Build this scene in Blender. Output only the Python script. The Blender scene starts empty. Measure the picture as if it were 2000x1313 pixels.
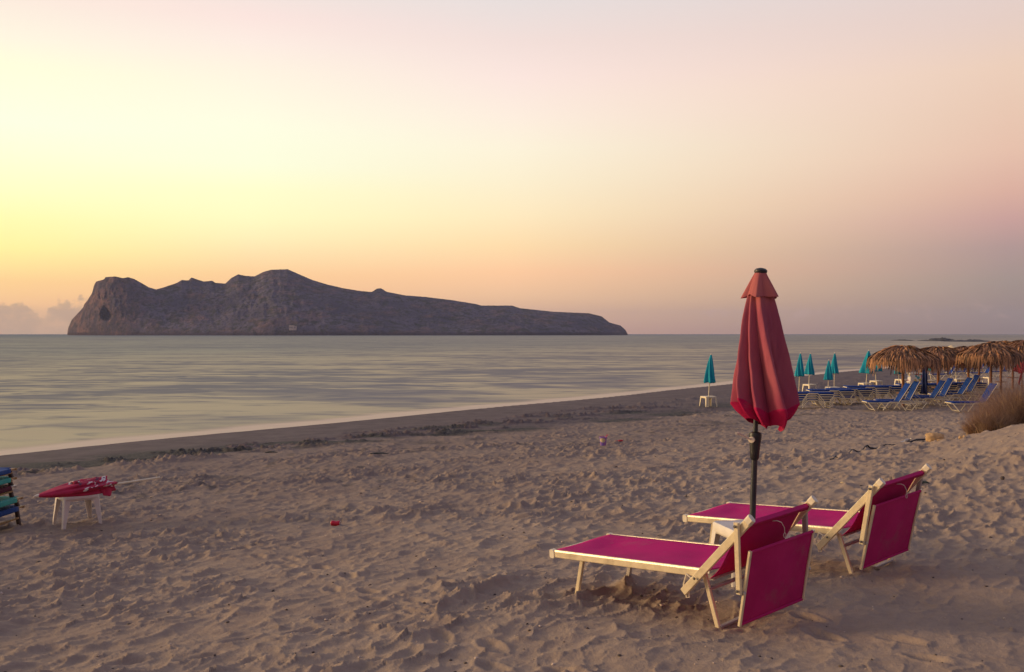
import bpy, bmesh, math, random
import numpy as np
from mathutils import Vector, Matrix
R = math.radians
random.seed(7)
scene = bpy.context.scene
COL = scene.collection

# ------------------------------------------------------------------ camera
ZC = 1.9                    # eye height over the sand beside the loungers
SEA_Z = -1.2
F = 2000.0                  # focal length in photo pixels (photo 2000 wide)
HZ = 652.0
cam_d = bpy.data.cameras.new("camera")
cam = bpy.data.objects.new("camera", cam_d); COL.objects.link(cam)
cam.location = (0, 0, ZC); cam.rotation_euler = (R(90), 0, 0)
cam_d.sensor_width = 36; cam_d.lens = 36.0
cam_d.shift_y = -4.5 / 2000
cam_d.clip_start = 0.05; cam_d.clip_end = 60000
scene.camera = cam

# ------------------------------------------------------------------ world
HAZE = .00009               # scattering per metre of the air over the sea
SUN_AZ, SUN_EL = -82.0, 9.0        # degrees from +Y (towards -X), elevation
def s2l(c):
    return tuple(((v/255)/12.92 if v/255 <= .04045 else ((v/255+.055)/1.055)**2.4) for v in c)
world = bpy.data.worlds.new("World"); scene.world = world; world.use_nodes = True
def build_world():
    nt = world.node_tree; N = nt.nodes; L = nt.links; N.clear()
    def node(t, **k):
        n = N.new(t)
        for a, b in k.items(): setattr(n, a, b)
        return n
    def math_(op, a, b=None, c=None, clamp=False):
        n = node('ShaderNodeMath', operation=op, use_clamp=clamp)
        for i, v in enumerate((a, b, c)):
            if v is None: continue
            if isinstance(v, (int, float)): n.inputs[i].default_value = v
            else: L.new(v, n.inputs[i])
        return n.outputs[0]
    tc = node('ShaderNodeTexCoord'); sep = node('ShaderNodeSeparateXYZ')
    L.new(tc.outputs['Generated'], sep.inputs[0])
    x, y, z = sep.outputs
    az = math_('MULTIPLY', math_('ARCTAN2', x, y), 180/math.pi)
    el = math_('MULTIPLY', math_('ARCSINE', z), 180/math.pi)
    elp = math_('MAXIMUM', el, 0.0)
    fac = math_('POWER', math_('DIVIDE', elp, 90.0), 0.5)      # more ramp room near the horizon
    def ramp(stops):
        n = node('ShaderNodeValToRGB'); cr = n.color_ramp; cr.interpolation = 'LINEAR'
        while len(cr.elements) > 1: cr.elements.remove(cr.elements[0])
        first = True
        for e, c, k in stops:
            p = math.sqrt(max(e, 0)/90)
            l = tuple(v*k for v in s2l(c)) + (1,)
            if first: cr.elements[0].position = p; cr.elements[0].color = l; first = False
            else:
                q = cr.elements.new(p); q.color = l
        L.new(fac, n.inputs[0]); return n.outputs[0]
    hi = [(30, (205,196,208), .85), (55, (172,172,200), .75), (90, (150,156,192), .68)]
    def elv(y): return math.degrees(math.atan((HZ-y)/F))
    def through_haze(c, e):
        """sky colour outside the haze that arrives as c after the haze in front of it"""
        T = math.exp(-HAZE*min(7200, 158/max(math.sin(R(e)), 1e-4))); l = s2l(c)
        q = [(v-a*(1-T))/T for v, a in zip(l, (.23,.21,.27))]
        return tuple(255*(1.055*max(v, 0)**(1/2.4)-.055) for v in q)
    def sky(col): return ramp([(elv(y), through_haze(c, elv(y)), 1) for y, c in reversed(col)]+hi)
    r1 = sky([(0,(253,229,218)),(60,(253,235,221)),(130,(255,246,225)),(180,(255,255,221)),(280,(253,255,228)),(340,(255,255,216)),(400,(255,255,200)),(450,(255,252,180)),(500,(255,243,164)),(525,(254,230,158)),(560,(252,208,150)),(600,(238,192,150)),(645,(208,172,150))])
    r2 = sky([(0,(243,228,221)),(50,(252,229,222)),(100,(254,237,226)),(150,(255,244,225)),(200,(255,249,226)),(260,(254,255,227)),(330,(253,255,222)),(380,(255,255,206)),(430,(255,252,197)),(470,(254,240,186)),(500,(254,226,174)),(540,(252,206,155)),(580,(243,192,150)),(645,(208,168,148))])
    r3 = sky([(0,(232,222,220)),(80,(243,223,217)),(150,(252,230,222)),(230,(254,238,222)),(290,(253,243,218)),(350,(253,240,208)),(420,(255,234,192)),(480,(254,220,172)),(530,(252,202,160)),(580,(230,188,155)),(645,(192,156,146))])
    r4 = sky([(0,(225,208,205)),(100,(230,206,196)),(180,(236,206,186)),(250,(233,200,179)),(330,(230,192,172)),(400,(218,175,160)),(450,(200,160,155)),(500,(176,150,148)),(560,(160,144,140)),(600,(151,135,135)),(645,(140,125,128))])
    glow = ramp([(0,(255,190,120),1.0),(3,(255,205,110),1.6),(8,(255,220,120),2.0),(16,(255,225,160),1.5),(30,(235,215,190),1.0),(55,(172,172,200),.75),(90,(150,156,192),.68)])
    back = ramp([(0,(110,105,122),.9),(6,(150,125,140),.9),(15,(168,148,162),.9),(30,(160,156,184),.8),(60,(150,154,190),.7),(90,(150,156,192),.68)])
    def mix(f, a, b):
        n = node('ShaderNodeMix', data_type='RGBA'); n.clamp_factor = True
        if isinstance(f, float): n.inputs[0].default_value = f
        else: L.new(f, n.inputs[0])
        L.new(a, n.inputs[6]); L.new(b, n.inputs[7]); return n.outputs[2]
    def mr(v, a, b, c=0.0, d=1.0, t='SMOOTHSTEP'):
        n = node('ShaderNodeMapRange', interpolation_type=t)
        L.new(v, n.inputs[0])
        for i, q in enumerate((a, b, c, d)): n.inputs[i+1].default_value = q
        return n.outputs[0]
    c = mix(mr(az, -25.9, -14.3, t='LINEAR'), r1, r2)
    c = mix(mr(az, -14.3, 0, t='LINEAR'), c, r3)
    c = mix(mr(az, 0, 25.9, t='LINEAR'), c, r4)
    c = mix(mr(az, -34, -62), c, glow)
    c = mix(mr(az, 34, 85), c, back)
    c = mix(mr(az, -105, -150), c, back)
    # low banks of cloud on the horizon
    mp = node('ShaderNodeCombineXYZ')
    L.new(math_('MULTIPLY', az, .80), mp.inputs[0]); L.new(math_('MULTIPLY', el, 1.3), mp.inputs[1])
    nz = node('ShaderNodeTexNoise'); nz.inputs['Scale'].default_value = 1.0; nz.inputs['Detail'].default_value = 6; nz.inputs['Roughness'].default_value = .55
    L.new(mp.outputs[0], nz.inputs['Vector'])
    hgt = node('ShaderNodeTexNoise', noise_dimensions='1D'); hgt.inputs['Scale'].default_value = .62; hgt.inputs['Detail'].default_value = 4
    L.new(az, hgt.inputs['W'])
    edge = math_('ADD', math_('MULTIPLY', hgt.outputs[0], 2.4), math_('MULTIPLY', nz.outputs[0], 2.4))      # 0..4.6
    leftmask = mr(az, -21.6, -22.8)
    cm = math_('SUBTRACT', math_('SUBTRACT', edge, 0.75), el)
    cm = math_('MULTIPLY', mr(cm, -0.05, .35), leftmask)
    cm = math_('MULTIPLY', cm, mr(nz.outputs[0], .30, .60, .35, .75))
    cc = node('ShaderNodeRGB'); cc.outputs[0].default_value = s2l((214,178,142)) + (1,)
    c = mix(cm, c, cc.outputs[0])
    # faint small puffs further right
    band = math_('MULTIPLY', mr(el, .45, 1.0), mr(el, 1.9, 1.2))
    puff = math_('MULTIPLY', mr(nz.outputs[0], .52, .68, 0, .38), band)
    puff = math_('MULTIPLY', puff, mr(az, 3, 9))
    pc = node('ShaderNodeRGB'); pc.outputs[0].default_value = s2l((214,176,160)) + (1,)
    c = mix(puff, c, pc.outputs[0])
    # below the horizon: dull sea colour
    dn = node('ShaderNodeRGB'); dn.outputs[0].default_value = (.16,.14,.13,1)
    c = mix(mr(el, -0.02, -1.0), c, dn.outputs[0])
    bg = node('ShaderNodeBackground'); L.new(c, bg.inputs[0]); bg.inputs[1].default_value = 1.0
    sky = node('ShaderNodeTexSky', sky_type='NISHITA'); sky.sun_disc = False
    sky.sun_elevation = R(SUN_EL); sky.sun_rotation = R(SUN_AZ); sky.dust_density = 3
    bg2 = node('ShaderNodeBackground'); L.new(sky.outputs[0], bg2.inputs[0]); bg2.inputs[1].default_value = 0.002
    add = node('ShaderNodeAddShader'); L.new(bg.outputs[0], add.inputs[0]); L.new(bg2.outputs[0], add.inputs[1])
    out = node('ShaderNodeOutputWorld'); L.new(add.outputs[0], out.inputs[0])
build_world()

sd = bpy.data.lights.new("sun", 'SUN'); so = bpy.data.objects.new("sun", sd); COL.objects.link(so)
sd.energy = 2.8; sd.angle = R(14); sd.color = (1.0, .68, .40)
tos = Vector((math.sin(R(SUN_AZ))*math.cos(R(SUN_EL)), math.cos(R(SUN_AZ))*math.cos(R(SUN_EL)), math.sin(R(SUN_EL))))
so.rotation_euler = tos.to_track_quat('Z', 'Y').to_euler()

vs = scene.view_settings
vs.view_transform = 'Standard'; vs.look = 'None'; vs.exposure = 0.0; vs.gamma = 1.0; vs.use_curve_mapping = False

# ------------------------------------------------------------------ noise (numpy)
def h2(i, j, seed):
    n = (i.astype(np.int64)*374761393 + j.astype(np.int64)*668265263 + seed*2147483647*3 + seed*974711) & 0xffffffff
    n = ((n ^ (n >> 13))*1274126177) & 0xffffffff
    n = (n ^ (n >> 16)) & 0xffffffff
    n = ((n * 2246822519) & 0xffffffff) ^ (n >> 11)
    return (n & 0xffffff)/float(0x1000000)
def pn(x, y, seed=0):
    x = np.asarray(x, float); y = np.asarray(y, float)
    i = np.floor(x); j = np.floor(y); fx = x-i; fy = y-j
    u = fx*fx*fx*(fx*(fx*6-15)+10); v = fy*fy*fy*(fy*(fy*6-15)+10)
    def g(a, b):
        t = h2(i+a, j+b, seed)*2*np.pi
        return np.cos(t)*(fx-a)+np.sin(t)*(fy-b)
    return (g(0,0)*(1-u)+g(1,0)*u)*(1-v)+(g(0,1)*(1-u)+g(1,1)*u)*v      # about -0.7..0.7
def fbm(x, y, seed=0, o=4, lac=2.03, gain=.5):
    a = 1.0; s = 0
    for k in range(o):
        s = s + a*pn(x, y, seed+k*17); x = x*lac+3.1; y = y*lac-1.7; a *= gain
    return s
def cells(x, y, seed=0, jit=.9):
    i = np.floor(x); j = np.floor(y)
    f1 = np.full(x.shape, 9.0); f2 = np.full(x.shape, 9.0); idv = np.zeros(x.shape)
    for a in (-1,0,1):
        for b in (-1,0,1):
            cx = i+a+.5+jit*(h2(i+a, j+b, seed)-.5); cy = j+b+.5+jit*(h2(i+a, j+b, seed+5)-.5)
            w = h2(i+a, j+b, seed+9)
            d = np.hypot(x-cx, y-cy)*(0.8+.5*w)
            m = d < f1
            f2 = np.where(m, f1, np.minimum(f2, d)); idv = np.where(m, w, idv); f1 = np.where(m, d, f1)
    return f1, f2, idv
def sst(x, a, b):
    t = np.clip((x-a)/(b-a), 0, 1); return t*t*(3-2*t)

# ------------------------------------------------------------------ ground
def shore(x, y):
    s = (x+12.9)*.8206 - (y-25.7)*.5715
    t = (x+12.9)*.5715 + (y-25.7)*.8206
    s = s + .35*np.sin(t*.11+1.0) + .12*np.sin(t*.37)
    return s, t
_S = np.array([-400,-60,-10,0,2.5,5.2,6.2,8.7,13.6,21.5,29,60,200,1000]); _B = np.array([-9,-3,-.7,0,.11,.20,.30,.36,.62,1.2,1.70,3.0,6.0,9.0])
def ground_macro(x, y):
    x = np.asarray(x, float); y = np.asarray(y, float)
    s, t = shore(x, y)
    b = np.interp(s, _S, _B)
    k = 1-.66*sst(y, 17, 38)
    b = np.where(b > 0, b*k, b)
    dn = 1.65*np.exp(-(((x-10.6)/3.4)**2+((y-13.0)/3.2)**2)) + .4*np.exp(-(((x-16.5)/5.0)**2+((y-22)/5.0)**2))
    z = SEA_Z + b + dn
    z = z + .05*fbm(x*.22, y*.22, 3, 2)*sst(s, 3, 9)
    return z
LEGS = []
def relief(x, y):
    s, t = shore(x, y)
    dry = sst(s, 5.5, 9.0+.1*np.clip(t, 0, 30))
    c, sn = math.cos(.95), math.sin(.95)
    X = x*c+y*sn; Y = -x*sn+y*c
    wx = X+.12*fbm(X*1.9, Y*1.9, 11, 3); wy = Y+.10*fbm(X*1.5+9, Y*1.5, 21, 2)
    f1, f2, i1 = cells(wx/.245, wy/.145, 31)
    g1, g2, i2 = cells(wx/.125+3, wy/.085, 41)
    f1 = np.sqrt(f1*f1+.03)-.13; g1 = np.sqrt(g1*g1+.03)-.12
    calm = sst(fbm(x*.35, y*.35, 71, 2), -.25, .30)         # some areas trodden more than others
    # the calm corner right of the loungers
    soft = np.exp(-(((x-3.2)/2.2)**2+((y-6.4)/1.3)**2))
    amp = (.55+.65*calm)*(1-.50*soft)*(1-.42*sst(s, 22.0, 25.5))
    h = .040*fbm(x*1.1, y*1.1, 51, 3) + .074*amp*(np.minimum(f1,.85)**1.6)*(.4+i1) + .026*amp*(np.minimum(g1,.85)**1.6)*(.2+1.2*i2)
    # scuffed and flattened patches, and a few trodden lines
    flat = sst(fbm(x*.55+5, y*.75, 171, 3), .18, .42)
    h = h*(1-.18*flat)
    for ax, ay, bx, by in ((-3.5, 5.2, 3.2, 11.5), (0.5, 5.2, -4.5, 14.0), (2.4, 5.4, 0.6, 9.5)):
        L_ = math.hypot(bx-ax, by-ay); ux, uy = (bx-ax)/L_, (by-ay)/L_
        al = (x-ax)*ux+(y-ay)*uy; cr = -(x-ax)*uy+(y-ay)*ux+.25*fbm(al*.5, al*0, 181, 2)
        st = np.floor(al/.36); cc = (al/.36-st-.5)*.36; off = np.where(st % 2 == 0, .10, -.10)+.05*(h2(st, st*0, 7)-.5)
        e = ((cc/.125)**2+((cr-off)/.055)**2)
        h = h+np.where((al > 0) & (al < L_), -.024*np.exp(-e**2)+.008*np.exp(-((e-1.9)/.8)**2), 0)
    h = h + .010*amp*fbm(wx*4, wy*6, 85, 2) + .004*fbm(x*14, y*14, 81, 2) - .034
    rough = .09*sst(fbm(x*.6, y*1.0, 91, 3), -.05, .35)*sst(s, 3.2, 4.4)*sst(s, 7.8, 6.2)*(.25+np.abs(fbm(x*5, y*5, 93, 3))*2)
    for lx, ly in LEGS:
        q = np.hypot(x-lx, y-ly); h = h + .022*np.exp(-(q/.075)**2)-.030*np.exp(-(q/.028)**2)
    return h*dry*(1+.15*sst(y, 9, 18)) + rough + (1-dry)*(.012*fbm(x*.9, y*.9, 61, 3)+.022*fbm(x*3.5, y*3.5, 63, 3)*sst(s, 1.5, 5)+.020*(np.minimum(f1,.85)**1.6)*sst(s, 2.5, 6))*sst(s, -.5, 1.5)
def ground(x, y):
    x = np.asarray(x, float); y = np.asarray(y, float)
    return ground_macro(x, y)+relief(x, y)
def gz(x, y): return float(ground(np.array([x]), np.array([y]))[0])
def gm(x, y): return float(ground_macro(np.array([x]), np.array([y]))[0])
def at_ground(px, py):
    """world point where the sight line through a photo pixel meets the smooth ground"""
    a = (px-1000)/F; b = (py-HZ)/F
    Y = np.exp(np.linspace(math.log(3), math.log(600), 6000))
    d = (ZC-b*Y) - ground_macro(a*Y, Y)
    k = int(np.argmax(d < 0)); 
    if k == 0: k = len(Y)-1
    y0, y1 = Y[k-1], Y[k]; f = d[k-1]/(d[k-1]-d[k]+1e-9); yy = y0+(y1-y0)*f
    return Vector((a*yy, yy, ZC-b*yy))
def at_depth(px, py, Y): return Vector(((px-1000)/F*Y, Y, ZC-(py-HZ)/F*Y))

LEGS += [tuple(at_ground(*q)[:2]) for q in ((1405,1222),(1122,1175),(1217,1138),(1668,1125),(1738,1094),(1385,1085),(1510,1180),(1452,1222),(1690,1118))]

# ------------------------------------------------------------------ materials
def newmat(name):
    m = bpy.data.materials.new(name); m.use_nodes = True
    nt = m.node_tree; nt.nodes.clear()
    b = nt.nodes.new('ShaderNodeBsdfPrincipled'); o = nt.nodes.new('ShaderNodeOutputMaterial')
    nt.links.new(b.outputs[0], o.inputs[0])
    return m, nt, b
class NB:
    def __init__(s, nt): s.nt = nt
    def n(s, t, **k):
        q = s.nt.nodes.new(t)
        for a, b in k.items(): setattr(q, a, b)
        return q
    def l(s, a, b): s.nt.links.new(a, b)
    def m(s, op, a, b=None, clamp=False):
        q = s.n('ShaderNodeMath', operation=op, use_clamp=clamp)
        for i, v in enumerate((a, b)):
            if v is None: continue
            if isinstance(v, (int, float)): q.inputs[i].default_value = v
            else: s.l(v, q.inputs[i])
        return q.outputs[0]
    def noise(s, scale, detail=4, rough=.55, vec=None, dist=0):
        q = s.n('ShaderNodeTexNoise'); q.inputs['Scale'].default_value = scale; q.inputs['Detail'].default_value = detail
        q.inputs['Roughness'].default_value = rough; q.inputs['Distortion'].default_value = dist
        s.l(vec if vec is not None else s.obj(), q.inputs['Vector']); return q.outputs[0]
    def obj(s):
        if not hasattr(s, '_o'): s._o = s.n('ShaderNodeTexCoord').outputs['Object']
        return s._o
    def mp(s, sc=(1,1,1), rot=(0,0,0), vec=None):
        q = s.n('ShaderNodeMapping'); q.inputs['Scale'].default_value = sc; q.inputs['Rotation'].default_value = rot
        s.l(vec if vec is not None else s.obj(), q.inputs['Vector']); return q.outputs[0]
    def mr(s, v, a, b, c=0.0, d=1.0):
        q = s.n('ShaderNodeMapRange', interpolation_type='SMOOTHSTEP'); s.l(v, q.inputs[0])
        for i, w in enumerate((a, b, c, d)): q.inputs[i+1].default_value = w
        return q.outputs[0]
    def mix(s, f, a, b):
        q = s.n('ShaderNodeMix', data_type='RGBA'); q.clamp_factor = True
        if isinstance(f, (int, float)): q.inputs[0].default_value = f
        else: s.l(f, q.inputs[0])
        for i, v in ((6, a), (7, b)):
            if isinstance(v, tuple): q.inputs[i].default_value = v+(1,) if len(v) == 3 else v
            else: s.l(v, q.inputs[i])
        return q.outputs[2]
    def bump(s, h, strength, dist=.01):
        q = s.n('ShaderNodeBump'); q.inputs['Strength'].default_value = strength; q.inputs['Distance'].default_value = dist
        s.l(h, q.inputs['Height']); return q.outputs[0]
    def attr(s, name):
        q = s.n('ShaderNodeAttribute'); q.attribute_name = name; return q
def simple(name, col, rough=.6, var=.15, scale=8, metal=0, bump=0, bscale=60, spec=.5, dirt=None, dirt_amt=.4):
    m, nt, b = newmat(name); k = NB(nt)
    n = k.noise(scale, 5)
    c = k.mix(k.mr(n, .3, .7), tuple(v*(1-var) for v in col), tuple(min(1, v*(1+var)) for v in col))
    if dirt: c = k.mix(k.mr(k.noise(scale*.4, 6, .65), .48, .72, 0, dirt_amt), c, dirt)
    k.l(c, b.inputs['Base Color'])
    b.inputs['Roughness'].default_value = rough; b.inputs['Metallic'].default_value = metal
    b.inputs['Specular IOR Level'].default_value = spec
    if bump: k.l(k.bump(k.noise(bscale, 3), bump, .01), b.inputs['Normal'])
    return m
M = {}
def m_sand():
    m, nt, b = newmat('sand'); k = NB(nt)
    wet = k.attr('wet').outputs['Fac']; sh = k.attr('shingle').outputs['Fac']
    fine = k.noise(420, 2, .6); mid = k.noise(9, 5, .6); big = k.noise(.5, 4, .6); speck = k.noise(140, 2, .5)
    c = k.mix(k.mr(mid, .3, .7), (.330,.254,.196), (.410,.318,.244))
    c = k.mix(k.mr(big, .35, .65, 0, .5), c, (.290,.215,.170))
    c = k.mix(k.mr(fine, .35, .75, 0, .35), c, (.40,.31,.24))
    c = k.mix(k.mr(speck, .66, .74, 0, .55), c, (.10,.075,.065))
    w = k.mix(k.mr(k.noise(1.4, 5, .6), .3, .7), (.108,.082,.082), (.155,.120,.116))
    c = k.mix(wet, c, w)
    d = k.mix(k.mr(k.noise(14, 4, .7), .35, .7), (.030,.032,.030), (.100,.088,.078))
    c = k.mix(sh, c, d)
    k.l(c, b.inputs['Base Color'])
    k.l(k.mr(wet, 0, 1, .95, .75), b.inputs['Roughness'])
    b.inputs['Specular IOR Level'].default_value = .15
    h = k.m('ADD', k.m('MULTIPLY', fine, .30), k.m('MULTIPLY', k.noise(60, 4, .65), .9))
    h = k.m('ADD', h, k.m('MULTIPLY', k.noise(18, 3, .5), .8))
    q = k.n('ShaderNodeBump'); q.inputs['Distance'].default_value = .012; k.l(h, q.inputs['Height'])
    k.l(k.mr(wet, 0, 1, .75, .25), q.inputs['Strength']); k.l(q.outputs[0], b.inputs['Normal'])
    return m
def m_sea():
    m = bpy.data.materials.new('sea'); m.use_nodes = True; nt = m.node_tree; nt.nodes.clear(); k = NB(nt)
    o = k.n('ShaderNodeOutputMaterial')
    P = k.n('ShaderNodeNewGeometry').outputs['Position']
    dt = k.n('ShaderNodeVectorMath', operation='DOT_PRODUCT'); k.l(P, dt.inputs[0]); dt.inputs[1].default_value = (.8206, -.5715, 0)
    dt2 = k.n('ShaderNodeVectorMath', operation='DOT_PRODUCT'); k.l(P, dt2.inputs[0]); dt2.inputs[1].default_value = (.5715, .8206, 0)
    s = k.m('ADD', dt.outputs['Value'], 12.9*.8206+25.7*.5715)
    t = k.m('ADD', dt2.outputs['Value'], 12.9*.5715-25.7*.8206)
    s = k.m('ADD', s, k.m('MULTIPLY', k.m('SINE', k.m('ADD', k.m('MULTIPLY', t, .11), 1.0)), .35))
    s = k.m('ADD', s, k.m('MULTIPLY', k.m('SINE', k.m('MULTIPLY', t, .37)), .12))
    # swell blurred by a long exposure: broad soft undulations
    rot = k.mp((1,1,1), (0,0,R(-12)), P)
    v1 = k.mp((.30,.62,1), (0,0,R(8)), P); v2 = k.mp((.05,.11,1), (0,0,R(-6)), P); v3 = k.mp((.012,.02,1), (0,0,0), P)
    n1 = k.noise(1, 3, .5, v1, 1.0); n2 = k.noise(1, 3, .5, v2, 1.2); n3 = k.noise(1, 4, .6, v3)
    tone = k.m('ADD', k.m('ADD', k.m('MULTIPLY', n1, .42), k.m('MULTIPLY', n2, .36)), k.m('MULTIPLY', n3, .22))
    # suspended sand makes the shallows paler, deep water is blue green
    deep = k.mr(s, -22, -150)
    col = k.mix(deep, (.210,.165,.100), (.090,.092,.070))
    col = k.mix(k.mr(tone, .41, .57), k.mix(deep, (.085,.078,.072), (.050,.058,.060)), col)
    near_d = k.m('MULTIPLY', k.mr(s, -26, -9), k.mr(n2, .40, .56, .65, 0)); col = k.mix(near_d, col, (.085,.075,.078))
    far = k.mr(s, -300, -1500, 0, 1); col = k.mix(far, col, (.045,.060,.066))
    dif = k.n('ShaderNodeBsdfDiffuse'); 
    glo = k.n('ShaderNodeBsdfGlossy'); glo.inputs['Roughness'].default_value = .40
    hgt = k.m('ADD', k.m('MULTIPLY', n1, .35), k.m('MULTIPLY', n2, 1.1))
    nb = k.bump(hgt, .45, .5)
    k.l(nb, glo.inputs['Normal'])
    gcol = k.mix(deep, (.75,.68,.515), (.55,.545,.475)); k.l(gcol, glo.inputs['Color'])
    gcol2 = k.mix(k.mr(tone, .41, .57), (.36,.36,.38), gcol); gcol2 = k.mix(near_d, gcol2, (.34,.34,.38)); gcol2 = k.mix(far, gcol2, (.33,.36,.38)); k.l(gcol2, glo.inputs['Color'])
    # thin lip of blurred foam
    w = k.m('ADD', s, k.m('MULTIPLY', k.m('SUBTRACT', k.noise(1, 4, .6, k.mp((.25,.25,1), vec=P)), .5), 1.6))
    foam = k.m('MULTIPLY', k.mr(w, -2.2, -.9), .9)
    f2 = k.m('MULTIPLY', k.m('MULTIPLY', k.mr(w, -9, -4.5), k.mr(w, -1.5, -4.0)), k.mr(n1, .45, .7, 0, .16))
    foam = k.m('MAXIMUM', foam, f2)
    col = k.mix(foam, col, (.92,.76,.57)); k.l(col, dif.inputs['Color'])
    mx = k.n('ShaderNodeMixShader'); k.l(k.m('SUBTRACT', .62, k.m('MULTIPLY', foam, .5)), mx.inputs[0]); k.l(dif.outputs[0], mx.inputs[1]); k.l(glo.outputs[0], mx.inputs[2])
    k.l(mx.outputs[0], o.inputs[0]); return m
def m_island():
    m, nt, b = newmat('island_rock'); k = NB(nt)
    red = k.attr('red').outputs['Fac']; cave = k.attr('band').outputs['Fac']
    n1 = k.noise(.012, 8, .62); n2 = k.noise(.05, 6, .7); n3 = k.noise(.02, 7, .65, k.mp((1,1,2.5)))
    c = k.mix(k.mr(n1, .35, .65), (.088,.082,.122), (.168,.146,.192))
    c = k.mix(k.mr(n3, .54, .64, 0, .70), c, (.225,.145,.150))
    sc = k.m('ADD', n2, k.m('MULTIPLY', n1, .3))
    c = k.mix(k.mr(sc, .64, .76, 0, .85), c, (.050,.058,.040))
    cl = k.mix(k.mr(k.noise(.045, 7, .65, k.mp((1,1,.8))), .40, .62), (.085,.068,.085), (.27,.155,.125))
    c = k.mix(k.m('MULTIPLY', red, .85), c, cl)
    c = k.mix(k.mr(k.noise(.13, 6, .75), .51, .60, 0, .8), c, (.035,.042,.036))
    c = k.mix(k.m('MULTIPLY', cave, .8), c, (.050,.036,.042))  # cave shade put into the rock colour, along with the dark shoreline band
    k.l(c, b.inputs['Base Color']); b.inputs['Roughness'].default_value = .95; b.inputs['Specular IOR Level'].default_value = .1
    k.l(k.bump(k.noise(.09, 8, .72), 1.0, 7), b.inputs['Normal'])
    return m
def m_fabric(name, col, col2, weave=900, dust=.5, trans=0.0, rough=.75):
    m, nt, b = newmat(name); k = NB(nt)
    c = k.mix(k.mr(k.noise(3.5, 5, .6), .3, .7), col, col2)
    c = k.mix(k.mr(k.noise(2.6, 6, .7, k.mp((1,1,1))), .56, .74, 0, dust), c, (.26,.17,.14))
    c = k.mix(k.mr(k.noise(40, 4, .6), .6, .75, 0, dust*.4), c, (.30,.20,.18))
    k.l(c, b.inputs['Base Color']); b.inputs['Roughness'].default_value = rough; b.inputs['Specular IOR Level'].default_value = .12
    w = k.m('ADD', k.noise(weave, 1, .5), k.m('MULTIPLY', k.noise(7, 4, .6), 3.0))
    k.l(k.bump(w, .35, .004), b.inputs['Normal'])
    return m
def m_faded():
    """umbrella cloth bleached by the sun except on the sheltered lower flounce"""
    m, nt, b = newmat('faded_red_cloth'); k = NB(nt)
    sep = k.n('ShaderNodeSeparateXYZ'); k.l(k.obj(), sep.inputs[0])
    fl = k.attr('flounce').outputs['Fac']
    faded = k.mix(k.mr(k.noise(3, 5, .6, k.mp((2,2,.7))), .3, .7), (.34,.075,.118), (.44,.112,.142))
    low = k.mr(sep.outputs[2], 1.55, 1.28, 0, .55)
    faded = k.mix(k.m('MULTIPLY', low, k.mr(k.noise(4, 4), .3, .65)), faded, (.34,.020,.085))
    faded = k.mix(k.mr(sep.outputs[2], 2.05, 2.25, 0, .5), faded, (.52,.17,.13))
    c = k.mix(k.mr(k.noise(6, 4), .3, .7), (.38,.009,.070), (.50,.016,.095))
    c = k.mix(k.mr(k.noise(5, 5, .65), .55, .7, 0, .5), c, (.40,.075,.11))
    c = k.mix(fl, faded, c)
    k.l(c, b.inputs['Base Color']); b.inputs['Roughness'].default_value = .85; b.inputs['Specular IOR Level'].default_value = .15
    w = k.m('ADD', k.noise(700, 1, .5), k.m('MULTIPLY', k.noise(9, 4, .6, k.mp((1,1,.4))), 4.0))
    k.l(k.bump(w, .4, .004), b.inputs['Normal'])
    return m
def m_print():
    m, nt, b = newmat('red_printed_cloth'); k = NB(nt)
    c = k.mix(k.mr(k.noise(7, 4), .3, .7), (.36,.005,.040), (.50,.010,.065))
    pr = k.attr('print').outputs['Fac']
    n = k.noise(9, 1, .5, dist=1.0)
    c = k.mix(k.m('MULTIPLY', k.mr(n, .60, .62), pr), c, (.72,.66,.62))
    c = k.mix(k.m('MULTIPLY', k.mr(k.noise(12, 1, .5, k.mp((1,1.4,1))), .62, .64), pr), c, (.12,.02,.06))
    k.l(c, b.inputs['Base Color']); b.inputs['Roughness'].default_value = .7
    k.l(k.bump(k.noise(24, 4, .6), .6, .01), b.inputs['Normal'])
    return m
def m_colours(name, cols, rough=.5, scale=6):
    m, nt, b = newmat(name); k = NB(nt)
    v = k.n('ShaderNodeTexVoronoi'); v.inputs['Scale'].default_value = scale; k.l(k.obj(), v.inputs['Vector'])
    sp = k.n('ShaderNodeSeparateColor'); k.l(v.outputs['Color'], sp.inputs[0])
    r = k.n('ShaderNodeValToRGB'); r.color_ramp.interpolation = 'CONSTANT'
    e = r.color_ramp.elements; e[0].color = cols[0]+(1,); e[1].position = 1/len(cols); e[1].color = cols[1]+(1,)
    for i, c in enumerate(cols[2:]): q = e.new((i+2)/len(cols)); q.color = c+(1,)
    k.l(sp.outputs[0], r.inputs[0]); k.l(r.outputs[0], b.inputs['Base Color']); b.inputs['Roughness'].default_value = rough
    return m
def m_strands(name, lo, hi, dark):
    m, nt, b = newmat(name); k = NB(nt)
    tone = k.attr('tone').outputs['Fac']
    c = k.mix(tone, lo, hi); c = k.mix(k.mr(k.noise(7, 4), .5, .75, 0, .6), c, dark)
    k.l(c, b.inputs['Base Color']); b.inputs['Roughness'].default_value = .75; b.inputs['Specular IOR Level'].default_value = .25
    return m
M['sand'] = m_sand(); M['sea'] = m_sea(); M['island'] = m_island()
M['magenta'] = m_fabric('magenta_mesh', (.43,.002,.140), (.52,.003,.165), dust=.42)
M['magenta_back'] = m_fabric('magenta_mesh_shade', (.46,.014,.120), (.54,.022,.15), dust=.38)
M['faded'] = m_faded(); M['print'] = m_print()
M['alu'] = simple('cream_aluminium', (.84,.71,.46), .34, .08, 14, .25, .15, 90, dirt=(.40,.31,.22), dirt_amt=.45)
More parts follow.
